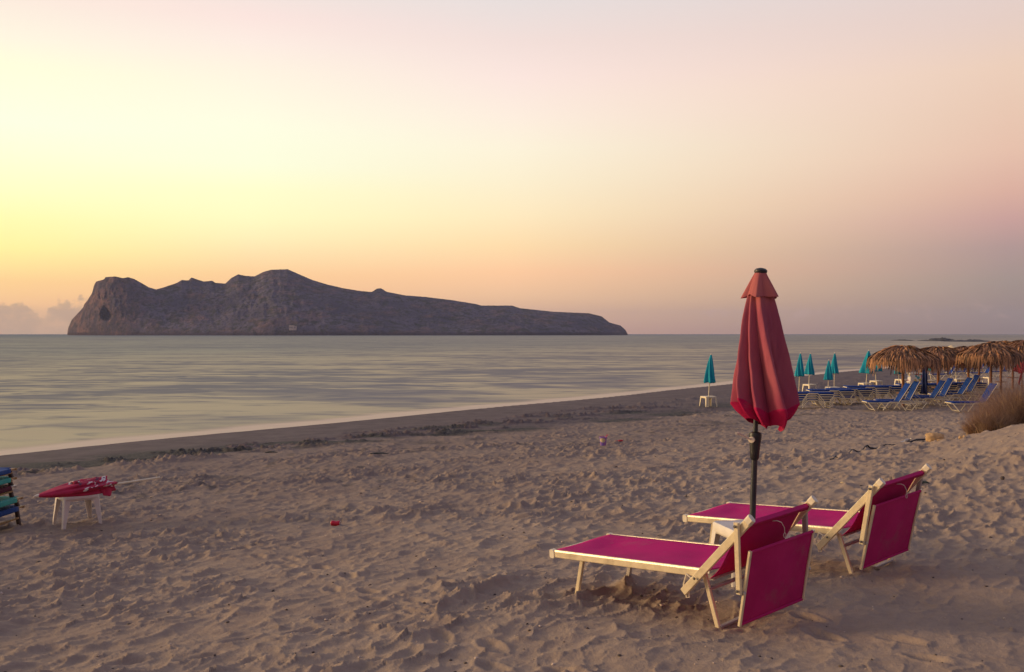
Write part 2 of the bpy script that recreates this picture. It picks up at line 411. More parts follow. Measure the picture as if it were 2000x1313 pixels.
M['alu_dull'] = simple('dull_aluminium', (.46,.42,.38), .45, .12, 12, .4, .2, 80, dirt=(.25,.19,.15))
M['bolt'] = simple('bolt_steel', (.22,.20,.18), .4, .1, 20, .8)
M['cap'] = simple('cream_plastic_cap', (.76,.68,.52), .5, .08, 20, dirt=(.4,.3,.2))
M['white_plastic'] = simple('white_plastic', (.78,.72,.62), .45, .06, 6, 0, .1, 40, dirt=(.45,.36,.28), dirt_amt=.4)
M['far_plastic'] = simple('cream_plastic', (.80,.70,.48), .45, .06, 6)
M['dark_pole'] = simple('charcoal_painted_steel', (.035,.040,.048), .38, .15, 10, .3, dirt=(.12,.09,.07), dirt_amt=.25)
M['black_plastic'] = simple('black_plastic', (.018,.018,.020), .42, .1, 15)
M['teal'] = m_fabric('teal_cloth', (.014,.275,.375), (.022,.355,.455), dust=.05)
M['blue'] = m_fabric('blue_mesh', (.006,.036,.20), (.010,.055,.27), dust=.05)
M['blue_pale'] = m_fabric('faded_blue_mesh', (.02,.07,.26), (.03,.11,.32), dust=.1)
M['navy'] = m_fabric('navy_cloth', (.02,.03,.11), (.03,.05,.16), dust=.1)
M['thatch'] = m_strands('palm_thatch', (.105,.064,.042), (.55,.275,.130), (.050,.030,.022))
M['wood_pole'] = simple('palm_pole_wood', (.28,.12,.055), .8, .25, 5, 0, .5, 20)
M['dark_wood'] = simple('dark_wood', (.055,.030,.022), .7, .3, 9, 0, .4, 40)
M['yellow_wood'] = simple('worn_varnished_wood', (.34,.20,.075), .55, .35, 12, 0, .3, 50, dirt=(.08,.05,.03))
M['turq'] = m_fabric('turquoise_cloth', (.045,.30,.28), (.07,.38,.33), dust=.3)
M['bed_blue'] = m_fabric('royal_blue_cloth', (.018,.05,.20), (.03,.085,.27), dust=.3)
M['maroon'] = m_fabric('maroon_cloth', (.06,.015,.025), (.10,.02,.04), dust=.1)
M['straw'] = m_strands('dry_bush_stems', (.34,.225,.145), (.60,.42,.27), (.22,.165,.105))
M['rock'] = simple('sandstone', (.50,.33,.17), .9, .25, 6, 0, .8, 18)
M['reef'] = simple('wet_reef_rock', (.030,.028,.034), .7, .3, .3, 0, .5, 1)
M['hose'] = simple('dark_tarred_timber', (.022,.024,.030), .6, .3, 6, 0, .4, 40)
M['red_plastic'] = simple('red_plastic', (.42,.008,.025), .35, .12, 20)
M['can'] = simple('red_can_paint', (.45,.010,.04), .28, .15, 40, .3)
M['silver'] = simple('silver_metal', (.62,.56,.50), .3, .1, 30, .8)
M['pink_plastic'] = simple('pink_plastic', (.70,.05,.16), .35, .08, 20)
M['bucket'] = m_colours('printed_purple_plastic', [(.22,.12,.42), (.34,.14,.40), (.20,.14,.46), (.62,.50,.30), (.28,.13,.42), (.50,.17,.36)], .35, 13)
M['printed'] = m_colours('printed_white_panel', [(.74,.68,.62), (.70,.64,.60), (.50,.07,.10), (.10,.16,.40), (.72,.66,.58), (.55,.42,.12), (.72,.67,.60), (.09,.32,.38)], .5, 9)
M['canvas'] = m_fabric('cream_canvas', (.80,.62,.33), (.86,.70,.42), dust=.05)
M['old_red'] = m_fabric('old_red_cloth', (.40,.05,.06), (.50,.08,.08), dust=.1)
M['cord'] = simple('pale_cord', (.62,.50,.42), .7, .1, 50)
M['clear'] = simple('scuffed_clear_plastic', (.22,.22,.27), .25, .3, 20)
M['paint'] = simple('whitewashed_wall', (.62,.50,.40), .85, .1, .4)
M['dark_gap'] = simple('dark_window', (.05,.045,.05), .4, .1, 1)
M['pebble'] = m_strands('pebbles', (.10,.08,.07), (.58,.46,.36), (.2,.15,.12))
M['stick'] = simple('dark_green_driftwood', (.035,.05,.05), .8, .3, 20)

# ------------------------------------------------------------------ mesh helpers
def V(*a): return Vector(a)
class MB:
    def __init__(s): s.v = []; s.f = []; s.a = {}
    def add(s, vs, fs):
        o = len(s.v); s.v += [tuple(p) for p in vs]; s.f += [tuple(i+o for i in f) for f in fs]; return o
    def prism(s, prof, p0, p1, up=(0,0,1), caps=True, scale1=1.0):
        """extrude a closed 2D profile (side, up) from p0 to p1"""
        p0 = Vector(p0); p1 = Vector(p1); d = (p1-p0).normalized(); up = Vector(up)
        side = d.cross(up)
        if side.length < 1e-4: up = Vector((1,0,0)); side = d.cross(up)
        side.normalize(); u = side.cross(d).normalized(); n = len(prof)
        a = [p0+side*x+u*y for x, y in prof]; b = [p1+side*x*scale1+u*y*scale1 for x, y in prof]
        fs = [(i, (i+1) % n, n+(i+1) % n, n+i) for i in range(n)]
        if caps: fs += [tuple(range(n))[::-1], tuple(range(n, 2*n))]
        s.add(a+b, fs); return s
    def bar(s, p0, p1, w, h, up=(0,0,1), c=None, scale1=1.0):
        c = min(w, h)*.18 if c is None else c; x, y = w/2, h/2
        pr = [(-x+c,-y),(x-c,-y),(x,-y+c),(x,y-c),(x-c,y),(-x+c,y),(-x,y-c),(-x,-y+c)]
        return s.prism(pr, p0, p1, up, True, scale1)
    def box(s, x0, x1, y0, y1, z0, z1, c=.002):
        return s.bar(((x0+x1)/2, y0, (z0+z1)/2), ((x0+x1)/2, y1, (z0+z1)/2), x1-x0, z1-z0, (0,0,1), c)
    def tube(s, pts, r, n=8, caps=True):
        pts = [Vector(p) for p in pts]; rs = r if isinstance(r, (list, tuple)) else [r]*len(pts)
        vs = []; ref = None
        for i, p in enumerate(pts):
            d = (pts[min(i+1, len(pts)-1)]-pts[max(i-1, 0)]).normalized()
            if ref is None:
                ref = d.cross(Vector((0,0,1)))
                if ref.length < 1e-3: ref = Vector((1,0,0))
                ref.normalize()
            ref = (ref-d*ref.dot(d)).normalized(); b = d.cross(ref)
            vs += [p+ref*math.cos(2*math.pi*k/n)*rs[i]+b*math.sin(2*math.pi*k/n)*rs[i] for k in range(n)]
        fs = [(i*n+k, i*n+(k+1) % n, (i+1)*n+(k+1) % n, (i+1)*n+k) for i in range(len(pts)-1) for k in range(n)]
        if caps: fs += [tuple(range(n))[::-1], tuple(range((len(pts)-1)*n, len(pts)*n))]
        s.add(vs, fs); return s
    def lathe(s, prof, c=(0,0,0), n=24, caps=True, axis=None):
        m = Vector((0,0,1)).rotation_difference(Vector(axis)).to_matrix() if axis else None
        vs = []
        for r, z in prof:
            for k in range(n):
                a = 2*math.pi*k/n; p = Vector((r*math.cos(a), r*math.sin(a), z)); p = m@p if m else p; vs.append(p+Vector(c))
        fs = [(i*n+k, i*n+(k+1) % n, (i+1)*n+(k+1) % n, (i+1)*n+k) for i in range(len(prof)-1) for k in range(n)]
        if caps: fs += [tuple(range(n))[::-1], tuple(range((len(prof)-1)*n, len(prof)*n))]
        s.add(vs, fs); return s
    def grid(s, fn, nu, nv, closed=False):
        vs = [fn(i/(nu-(0 if closed else 1)), j/(nv-1)) for j in range(nv) for i in range(nu)]
        m = nu if closed else nu-1
        fs = [(j*nu+i, j*nu+(i+1) % nu, (j+1)*nu+(i+1) % nu, (j+1)*nu+i) for j in range(nv-1) for i in range(m)]
        s.add(vs, fs); return s
def link(name, me, mat, parent=None, loc=None):
    o = bpy.data.objects.new(name, me); COL.objects.link(o)
    if mat is not None: me.materials.append(M[mat])
    if parent: o.parent = parent
    if loc is not None: o.location = loc
    return o
def build(mb, name, mat, parent=None, loc=None, smooth=35, attrs=None, solid=0, subsurf=0):
    me = bpy.data.meshes.new(name); me.from_pydata(mb.v, [], mb.f); me.validate(verbose=False)
    if smooth:
        me.polygons.foreach_set('use_smooth', [True]*len(me.polygons)); me.set_sharp_from_angle(angle=R(smooth))
    for k, arr in (attrs or {}).items():
        a = me.attributes.new(k, 'FLOAT', 'POINT'); a.data.foreach_set('value', np.asarray(arr, dtype=np.float32))
    o = link(name, me, mat, parent, loc)
    if solid:
        q = o.modifiers.new('solid', 'SOLIDIFY'); q.thickness = solid; q.offset = 0
    if subsurf:
        q = o.modifiers.new('sub', 'SUBSURF'); q.levels = q.render_levels = subsurf
    me.update(); return o
def thing(name, label, cat, loc=(0,0,0), rz=0.0, group=None, rot=None):
    o = bpy.data.objects.new(name, None); COL.objects.link(o); o.empty_display_size = .1
    o.location = loc; o.rotation_euler = rot if rot else (0, 0, rz)
    o['label'] = label; o['category'] = cat
    if group: o['group'] = group
    return o
def tag(o, label, cat, group=None):
    o['label'] = label; o['category'] = cat
    if group: o['group'] = group
    return o
def struct(o, kind='structure'): o['kind'] = kind; return o
def copy_thing(src, loc, rot, label, scale=None):
    """a thing with copies of its parts and sub-parts"""
    r = src.copy(); COL.objects.link(r); r.location = loc; r.rotation_euler = rot; r['label'] = label
    if scale: r.scale = scale
    for ch in list(src.children):
        c = ch.copy(); COL.objects.link(c); c.parent = r
        for g in ch.children:
            d = g.copy(); COL.objects.link(d); d.parent = c
    return r
def np_mesh(name, verts, quads, mat, attrs=None, smooth=True):
    me = bpy.data.meshes.new(name); nv = len(verts); nf = len(quads); q = quads.shape[1]
    me.vertices.add(nv); me.vertices.foreach_set('co', verts.astype(np.float32).ravel())
    me.loops.add(nf*q); me.loops.foreach_set('vertex_index', quads.astype(np.int32).ravel())
    me.polygons.add(nf); me.polygons.foreach_set('loop_start', np.arange(0, nf*q, q, dtype=np.int32))
    me.update(calc_edges=True)
    me.polygons.foreach_set('use_smooth', np.full(nf, smooth))
    for k, arr in (attrs or {}).items():
        a = me.attributes.new(k, 'FLOAT', 'POINT'); a.data.foreach_set('value', arr.astype(np.float32).ravel())
    return link(name, me, mat)
def grid_quads(nr, nc, wrap=False):
    i = np.arange(nr-1)[:, None]; j = np.arange(nc if wrap else nc-1)[None, :]; j2 = (j+1) % nc
    return np.stack([i*nc+j, i*nc+j2, (i+1)*nc+j2, (i+1)*nc+j], -1).reshape(-1, 4)

# ------------------------------------------------------------------ sand
def make_sand():
    th = np.concatenate([np.linspace(-180, -40, 48, endpoint=False), np.linspace(-40, -31, 60, endpoint=False), np.linspace(-31, 31, 860, endpoint=False),
                         np.linspace(31, 40, 60, endpoint=False), np.linspace(40, 180, 48, endpoint=False)])
    r = np.concatenate([[.02], np.geomspace(.3, 4.2, 40, endpoint=False), np.geomspace(4.2, 42, 760, endpoint=False),
                        np.geomspace(42, 160, 130, endpoint=False), np.geomspace(160, 3500, 40)])
    T, Rr = np.meshgrid(np.radians(th), r)
    x = Rr*np.sin(T); y = Rr*np.cos(T)
    z = ground_macro(x, y) + relief(x, y)*sst(Rr, 220, 60)
    s, t = shore(x, y)
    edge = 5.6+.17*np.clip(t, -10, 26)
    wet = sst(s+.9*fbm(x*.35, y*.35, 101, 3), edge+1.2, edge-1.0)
    wet = np.maximum(wet, .34*sst(s+1.5*fbm(x*.2, y*.2, 161, 2), 20.5, 12)*sst(y, 45, 30))  # same mask also carries a broad darker, mauver tone towards the sea
    sh = sst(fbm(x*.28, y*.5, 111, 4), -.12, .15)*sst(s, edge-3.6, edge-2.2)*sst(s, edge+1.0, edge-.3)*.95
    sh = np.maximum(sh, .55*sst(fbm(x*.25, y*.45, 131, 4), .30, .50)*sst(s, edge, edge+2)*sst(s, edge+7, edge+2.5))
    bits = sst(fbm(x*3.2, y*1.6, 141, 4), .12, .38)*sst(fbm(x*.3, y*.3, 151, 3), -.15, .2)*sst(s, edge, edge+2)*sst(s, 19, 11)*.50
    sh = np.maximum(sh, bits)
    sh *= sst(t, 60, 20)
    v = np.stack([x, y, z], -1).reshape(-1, 3)
    q = grid_quads(len(r), len(th), True)[:, ::-1]
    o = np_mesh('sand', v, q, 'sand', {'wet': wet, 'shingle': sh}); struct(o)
make_sand()
def make_sea():
    # one sheet, cut where the beach has risen well above it
    th = np.linspace(0, 2*np.pi, 97)[:-1]; r = np.concatenate([[.001], np.geomspace(10, 6500, 60)])
    T, Rr = np.meshgrid(th, r); x = Rr*np.sin(T)-20; y = Rr*np.cos(T)+60; z = np.full(x.shape, SEA_Z)
    o = np_mesh('sea', np.stack([x, y, z], -1).reshape(-1, 3), grid_quads(len(r), len(th), True)[:, ::-1], 'sea'); struct(o)
make_sea()

# ------------------------------------------------------------------ island
SIL = [(131.5,653),(133,641),(140,625),(152,612),(163,600),(164,595),(172,585),(180,572),(184,556),(188,550),(203,546),(206,541.5),(225,540),(240,543.5),(250,541.5),
 (262,545),(280,555),(290,561),(305,565.5),(318,562),(345,553),(355,547),(368,548),(374,542),(385,546),(398,550),(415,548.5),(420,552.5),(440,554),(452,543),(465,536),
 (480,539),(497,540),(515,531),(530,527),(562,526),(580,534),(610,547),(640,556),(670,563),(700,568),(726,570.5),(736,564),(744,563),(755,570),(790,577),(830,580),
 (880,586),(930,594),(940,597),(1000,597),(1015,602),(1080,609),(1150,612),(1175,618),(1190,630),(1212,636),(1222,645),(1226,653.4)]
def make_island():
    nx, nt = 760, 120
    px = np.linspace(131.5, 1226, nx); py = np.interp(px, [p[0] for p in SIL], [p[1] for p in SIL])
    a = (px-1000)/F
    e = np.sin(np.clip((px-131.5)/(1226-131.5), 0, 1)*np.pi)**.45
    Yb = 2150-330*e + 7*fbm(px*.02, px*0, 5, 3)*e; Yr = Yb+20+260*e*np.clip((px-170)/200, .25, 1)
    Hs = np.maximum(ZC-(py-HZ)/F*Yr - SEA_Z, 0) + .7*fbm(px*.35, px*0, 7, 3)*e     # height over the sea
    t = np.concatenate([np.linspace(0, 1, 92), np.linspace(1, 2, nt-91)[1:]])
    Tn, A = np.meshgrid(t, a, indexing='ij'); PX = np.broadcast_to(px, Tn.shape); E = np.broadcast_to(e, Tn.shape)
    kk = np.exp(-np.linspace(-2.5, 2.5, 91)**2); kk /= kk.sum(); Hsm = np.convolve(np.pad(Hs, 45, mode='edge'), kk, 'valid')
    Hsm = np.minimum(Hsm, Hs*1.35+2); front = np.clip(Tn, 0, 1); back = np.clip(Tn-1, 0, 1)
    head = np.exp(-((PX-205)/75)**2)                         # steep headland
    zf = (.05*sst(front, 0, .05) + .95*front**(.92))*(1-head) + head*front**.62
    yf = front**(1+.25*np.sin(PX*.013))
    Hm = Hsm*(1-front**2.5)+Hs*front**2.5
    Z = Hm*np.where(Tn <= 1, zf, 1-sst(back, 0, 1))
    Y = Yb+(Yr-Yb)*yf + back*(120+170*E)
    env = np.sin(np.clip(front, 0, 1)*np.pi)**.8*(Tn <= 1)*E
    gul = fbm(PX*.022+Z*.012, Z*.022, 15, 6, gain=.55)
    rid = 1-np.abs(fbm(PX*.05, Z*.02+4, 25, 4))*2
    Y = Y + env*(9*gul+7*fbm(PX*.075, Z*.09, 17, 4)) + env*head*12*fbm(PX*.14, Z*.05, 35, 4)
    Z = Z + env*(3.6*fbm(PX*.035, Tn*5, 45, 4)+1.5*fbm(PX*.16, Tn*14, 55, 3))
    # cave mouth in the headland
    ppx = PX; ppy = HZ-(Z+SEA_Z-ZC)*F/Y
    cy = (ppy-612)/14.0; cx = (ppx-206-2.5*cy)/(10.5+3.5*cy)
    rad = np.sqrt(cx**2*(1+.6*np.clip(-cy, 0, 1))+cy**2)+.12*fbm(ppx*.2, ppy*.2, 65, 2)
    cave = sst(rad, 1.08, .80)
    Y = Y + cave*38
    X = A*Y
    red = np.clip(sst(PX, 300, 225)*(.6+.8*fbm(PX*.05, Z*.05, 75, 3)+.3), 0, 1)
    red = np.maximum(red, .6*sst(fbm(PX*.012, Z*.06, 85, 4), .12, .35))
    band = np.maximum(sst(Z, 7, 4), cave*.9)
    v = np.stack([X, Y, Z+SEA_Z-np.where((Tn == 0) | (Tn == 2), 3, 0)], -1).reshape(-1, 3)
    o = np_mesh('island', v, grid_quads(len(t), nx), 'island', {'red': red, 'band': band}); struct(o)
    # the house stands where the slope passes photo pixel (573, 640)
    k = int(np.argmin(abs(px-573))); col = HZ-(Z[:91, k]+SEA_Z-ZC)*F/Y[:91, k]; j = int(np.argmin(abs(col-641)))
    hp = Vector((float(X[j, k]), float(Y[j, k])-3, float(Z[j, k])+SEA_Z))
    h = thing('house', 'small whitewashed house low on the slope of the island', 'house', hp)
    w = MB().box(-6, 2, -4, 4, -4, 4.6, .1).box(2, 6.5, -3, 3, -4, 3.0, .1); build(w, 'wall', 'paint', h, smooth=0)
    build(MB().box(-6.4, 2.1, -4.3, 4.3, 4.6, 5.1, .1).box(2.1, 6.8, -3.2, 3.2, 3.0, 3.4, .1), 'roof', 'paint', h, smooth=0)
    for x in (-4.2, -.8, 4.2): build(MB().box(x-.7, x+.7, (-4.15 if x < 2 else -3.15), (-3.9 if x < 2 else -2.9), 0, 2.2, .02), 'window', 'dark_gap', h, smooth=0)
make_island()
def reef(px0, px1, py, hpx, label, seed):
    Y = (ZC-SEA_Z)*F/(py-HZ); x0 = (px0-1000)/F*Y; x1 = (px1-1000)/F*Y; w = (x1-x0)/2; h = hpx/F*Y
    n, m = 60, 16; U, W = np.meshgrid(np.linspace(-1, 1, n), np.linspace(-1, 1, m))
    z = np.clip(1-U**2, 0, 1)**.6*np.clip(1-W**2, 0, 1)**.5*h*(.95+.8*fbm(U*3+seed, W*1.5, seed, 4))-.12
    v = np.stack([U*w+w*.04*fbm(U*4, W*3, seed+3, 2), W*9+2*fbm(U*5, W, seed+6, 3), z], -1).reshape(-1, 3)
    o = np_mesh('reef_rock', v, grid_quads(m, n), 'reef'); o.location = ((x0+x1)/2, Y, SEA_Z)
    return tag(o, label, 'rock', 'dark rocks of the reef offshore')
reef(1818, 1858, 666.5, 6.0, 'highest dark reef rock rising from the sea behind the thatched parasols', 1)
reef(1853, 1930, 667.5, 4.0, 'long low dark reef rock stretching right of the highest reef rock', 2)
reef(1750, 1776, 665.5, 2.6, 'small isolated dark reef rock, leftmost of the reef', 3)
reef(1802, 1818, 666.0, 2.0, 'tiny flat reef rock just left of the highest reef rock', 4)

# ------------------------------------------------------------------ magenta sun loungers
def make_lounger(S, label):
    A = at_ground(*S['foot_a']) if 'foot_a' in S else None
    yaw, roll = R(S['yaw']), R(S['roll'])
    d = Vector((math.cos(yaw), math.sin(yaw), 0)); hz_ = Vector((-d.y, d.x, 0))
    n = hz_*math.cos(roll)+Vector((0, 0, math.sin(roll))); up_ = d.cross(n)
    B = at_ground(*S['foot_r'])
    C = Vector((0, 0, ZC))
    def uw(px, py, v=0.0):
        r = Vector(((px-1000)/F, 1, -(py-HZ)/F)); P0 = B+n*v
        t = (P0-C).dot(n)/r.dot(n); P = C+r*t
        return (P-B).dot(d), (P-B).dot(up_)
    rt = thing('sun_lounger', label, 'sun lounger', B, 0, 'magenta loungers beside the red umbrella')
    rt.rotation_euler = Matrix((d, n, up_)).transposed().to_euler()
    W = S['width']
    def pt(uwv, v): return (uwv[0], v, uwv[1])
    s0 = uw(*S['seat0'], .045); s1 = uw(*S['seat1'], .045); fr = uw(*S['foot_r'], .075); b0 = uw(*S['back0']); b1 = uw(*S['back1'])
    st0 = uw(*S['strut0']); st1 = uw(*S['strut1']); h0 = uw(*S['shade0']); h1 = uw(*S['shade1'])
    lt = uw(*S['rleg_top'], .075); ft = uw(*S['fleg_top'], .075); fb = uw(*S['fleg_bot'], .075)
    near, far = .045, W-.045
    # rails of the seat: deep outer side, rolled top edge
    for v in (near, far):
        r_ = MB().bar(pt(s0, v), pt(s1, v), .026, .046).tube([(s0[0], v, s0[1]+.022), (s1[0], v, s1[1]+.022)], .012, 8)
        build(r_, 'seat_rail', 'alu', rt)
    ebar = MB().tube([(s0[0]+.012, near, s0[1]+.016), (s0[0]+.012, far, s0[1]+.016)], .014, 10)
    build(ebar, 'foot_bar', 'alu', rt)
    for v in (near, far): build(MB().box(s0[0]-.018, s0[0]+.028, v-.018, v+.018, s0[1]-.026, s0[1]+.036, .008), 'end_cap', 'cap', rt)
    # seat cloth, slack between the rails
    u1 = b0[0]+(s1[1]+.03-b0[1])/(b1[1]-b0[1])*(b1[0]-b0[0])+.02
    def seat(a, b):
        u = s0[0]+.014+(u1-s0[0]-.014)*a; v = near+.004+(far-near-.008)*b
        z = s0[1]+(s1[1]-s0[1])*a+.030-.022*math.sin(math.pi*b)*min(1, a*6)-.004*math.sin(a*17+b*5+2*math.sin(a*7))*math.sin(math.pi*b)
        return (u, v, z)
    build(MB().grid(seat, 40, 18), 'seat_cloth', 'magenta', rt, solid=.003, smooth=60)
    # back rails, pivoting on the seat rails, with caps
    dv = Vector((b1[0]-b0[0], 0, b1[1]-b0[1])).normalized()
    for v in (.013, W-.013):
        p0 = Vector(pt(b0, v)); p1 = Vector(pt(b1, v))
        rb = build(MB().bar(p0, p1-dv*.03, .024, .052, (0,0,1)), 'back_rail', 'alu', rt)
        build(MB().bar(p1-dv*.045, p1, .032, .058, (0,0,1), .012), 'rail_cap', 'cap', rb)
        ub = s1[0]-.02; wb = b0[1]+(ub-b0[0])*dv.z/dv.x; e = -.004 if v < .1 else .004
        for (uu, ww) in ((ub, wb), (st0[0], b0[1]+(st0[0]-b0[0])*dv.z/dv.x)):
            k = MB().lathe([(.009, 0), (.009, .006), (.006, .009)], (uu, v+(-.024 if v < .1 else .018), ww), 10, axis=(0, -1 if v < .1 else 1, 0))
            build(k, 'bolt', 'bolt', rb)
    top = Vector(b1[:1]+(0,)+b1[1:])-dv*.075
    up = Vector((-dv.z, 0, dv.x))
    build(MB().tube([(top.x, .02, top.z), (top.x, W-.02, top.z)], .015, 10), 'head_tube', 'alu_dull', rt)
    low = Vector((u1+.012, 0, s1[1]-.020)); topb = top+up*.012
    def backf(a, b):
        # hangs from the head tube, bellies backwards and turns forward into the seat
        if a < .06:
            q = a/.06; ang = math.pi*1.15*(1-q)
            c = top; rr = .021; p = c+up*(math.cos(ang)*rr)+dv*(math.sin(ang)*rr)
        else:
            q = (a-.06)/.94; p = (top+up*.021)*(1-q)+low*q
            p = p + (up*-.022)*math.sin(math.pi*q**2.2)
        v = .030+(W-.060)*b
        sag = .012*math.sin(math.pi*b)*math.sin(math.pi*min(1, a))
        return (p.x+sag*.7, v, p.z-sag)
    build(MB().grid(backf, 40, 16) if False else MB().grid(lambda a, b: backf(a, b), 44, 16), 'back_cloth', 'magenta_back', rt, solid=.003, smooth=60)
    build(MB().tube([(u1+.02, near, s1[1]-.02), (u1+.02, far, s1[1]-.02)], .011, 8), 'seat_tube', 'alu_dull', rt)
    # rear legs and their bars
    for v in (near+.03, far-.03):
        build(MB().bar((lt[0], v, lt[1]), (fr[0], v, fr[1]-.05), .022, .034, (1,0,0)), 'leg', 'alu', rt)
    m_ = .30; build(MB().bar((lt[0]*(1-m_)+fr[0]*m_, near+.02, lt[1]*(1-m_)+fr[1]*m_), (lt[0]*(1-m_)+fr[0]*m_, far-.02, lt[1]*(1-m_)+fr[1]*m_), .026, .020), 'crossbar', 'alu_dull', rt)
    build(MB().bar((fr[0], near+.03, fr[1]-.012), (fr[0], far-.03, fr[1]+.004), .030, .018), 'crossbar', 'alu_dull', rt)
    for v in (near+.03, far-.03):
        build(MB().bar((ft[0], v, ft[1]), (fb[0], v, fb[1]-.06), .024, .036, (1,0,0)), 'leg', 'alu_dull' if v > .3 else 'alu', rt)
    build(MB().bar((fb[0], near+.03, fb[1]-.005), (fb[0], far-.03, fb[1]-.002), .028, .016), 'crossbar', 'alu_dull', rt)
    # struts to the sun shade
    for v in (-.012, W+.012):
        sb = build(MB().bar((st0[0], v, st0[1]), (st1[0], v, st1[1]), .020, .042, (1,0,0), .007), 'strut', 'alu' if v < 0 else 'alu_dull', rt)
        for (uu, ww) in ((st0[0], st0[1]-.018*0), (st1[0], st1[1])):
            q = Vector((st1[0]-st0[0], 0, st1[1]-st0[1])).normalized()*.022*(1 if (uu, ww) == (st0[0], st0[1]) else -1)
            k = MB().lathe([(.010, 0), (.010, .006), (.006, .010)], (uu+q.x, v+(-.018 if v < 0 else .012), ww+q.z), 10, axis=(0, -1 if v < 0 else 1, 0))
            build(k, 'bolt', 'bolt', sb)
    # the folded-down sun shade
    H0 = Vector(pt(h0, 0)); H1 = Vector(pt(h1, 0)); hd = (H1-H0)
    sh = build(MB().grid(lambda a, b: tuple(H0+hd*(.02+.96*b)+Vector((.010*math.sin(math.pi*a)*math.sin(math.pi*b)+.004*math.sin(9*a+4*b)*math.sin(math.pi*b), .016+(W-.032)*a, (.012*math.sin(math.pi*a))*(1-b)*0))), 22, 26),
               'sun_shade', 'magenta_back', rt, solid=.004, smooth=60)
    for v in (.012, W-.012): build(MB().bar(H0+Vector((0, v, 0)), H1+Vector((0, v, 0)), .020, .020, (1,0,0)), 'shade_bar', 'alu', sh)
    build(MB().tube([H0+hd*.02+Vector((0, .02, 0)), H0+hd*.02+Vector((0, W-.02, 0))], .011, 8), 'shade_tube', 'magenta_back', sh)
    build(MB().tube([H0+hd*.98+Vector((0, .02, 0)), H0+hd*.98+Vector((0, W-.02, 0))], .011, 8), 'shade_tube', 'magenta_back', sh)
    for v in (.0, W):
        q = Vector((st1[0]+.035, v, st1[1]+.012)); build(MB().bar((st1[0], v, st1[1]), q, .014, .020, (0,0,1)), 'shade_hinge', 'alu_dull', sh)
    # toothed height catch below the seat rail
    for v in (near-.02,):
        c0 = Vector((s1[0]-.115, v, s1[1]-.020))
        loop = [c0+Vector(q) for q in ((.0,0,0), (-.028,0,-.075), (-.006,0,-.155), (.016,0,-.15), (.012,0,-.08), (.035,0,-.02), (.0,0,0))]
        build(MB().tube(loop, .0055, 6), 'height_catch', 'cap', rt)
    # pull cord with a ring on the back cloth
    v0 = W*.42; c0 = top+Vector((.024, v0, -.022))
    pth = [c0+Vector(q) for q in ((-.02,-.005,.0), (.010,.0,.004), (.018,.035,-.012), (.020,.060,-.050), (.016,.066,-.085))]
    cd = build(MB().tube(pth, .0028, 6), 'pull_cord', 'cord', rt)
    rg = pth[-1]+Vector((0,0,-.014))
    build(MB().tube([rg+Vector((0, .012*math.sin(q), .014*math.cos(q))) for q in np.linspace(0, 2*math.pi, 15)], .0025, 6), 'ring', 'cord', cd)
    return rt, B, d, n
L1 = dict(foot_r=(1405,1222), yaw=-49.5, roll=4.0, width=.69, seat0=(1080,1082), seat1=(1372,1120), back0=(1333,1157), back1=(1466,1013),
          strut0=(1441,1020), strut1=(1446,1160), shade0=(1463,1078), shade1=(1442,1224), rleg_top=(1376,1120), fleg_top=(1138,1092), fleg_bot=(1122,1175))
L2 = dict(foot_r=(1668,1125), yaw=-50, roll=4.3, width=.695, seat0=(1339,1013), seat1=(1628,1038), back0=(1597,1070), back1=(1722,940),
          strut0=(1704,948), strut1=(1685,1062), shade0=(1706,988), shade1=(1680,1113), rleg_top=(1638,1042), fleg_top=(1394,1022), fleg_bot=(1384,1088))
make_lounger(L1, 'magenta sun lounger nearest the camera, its back hiding the foot of the umbrella pole')
make_lounger(L2, 'magenta sun lounger on the far side of the umbrella pole, behind the white table')

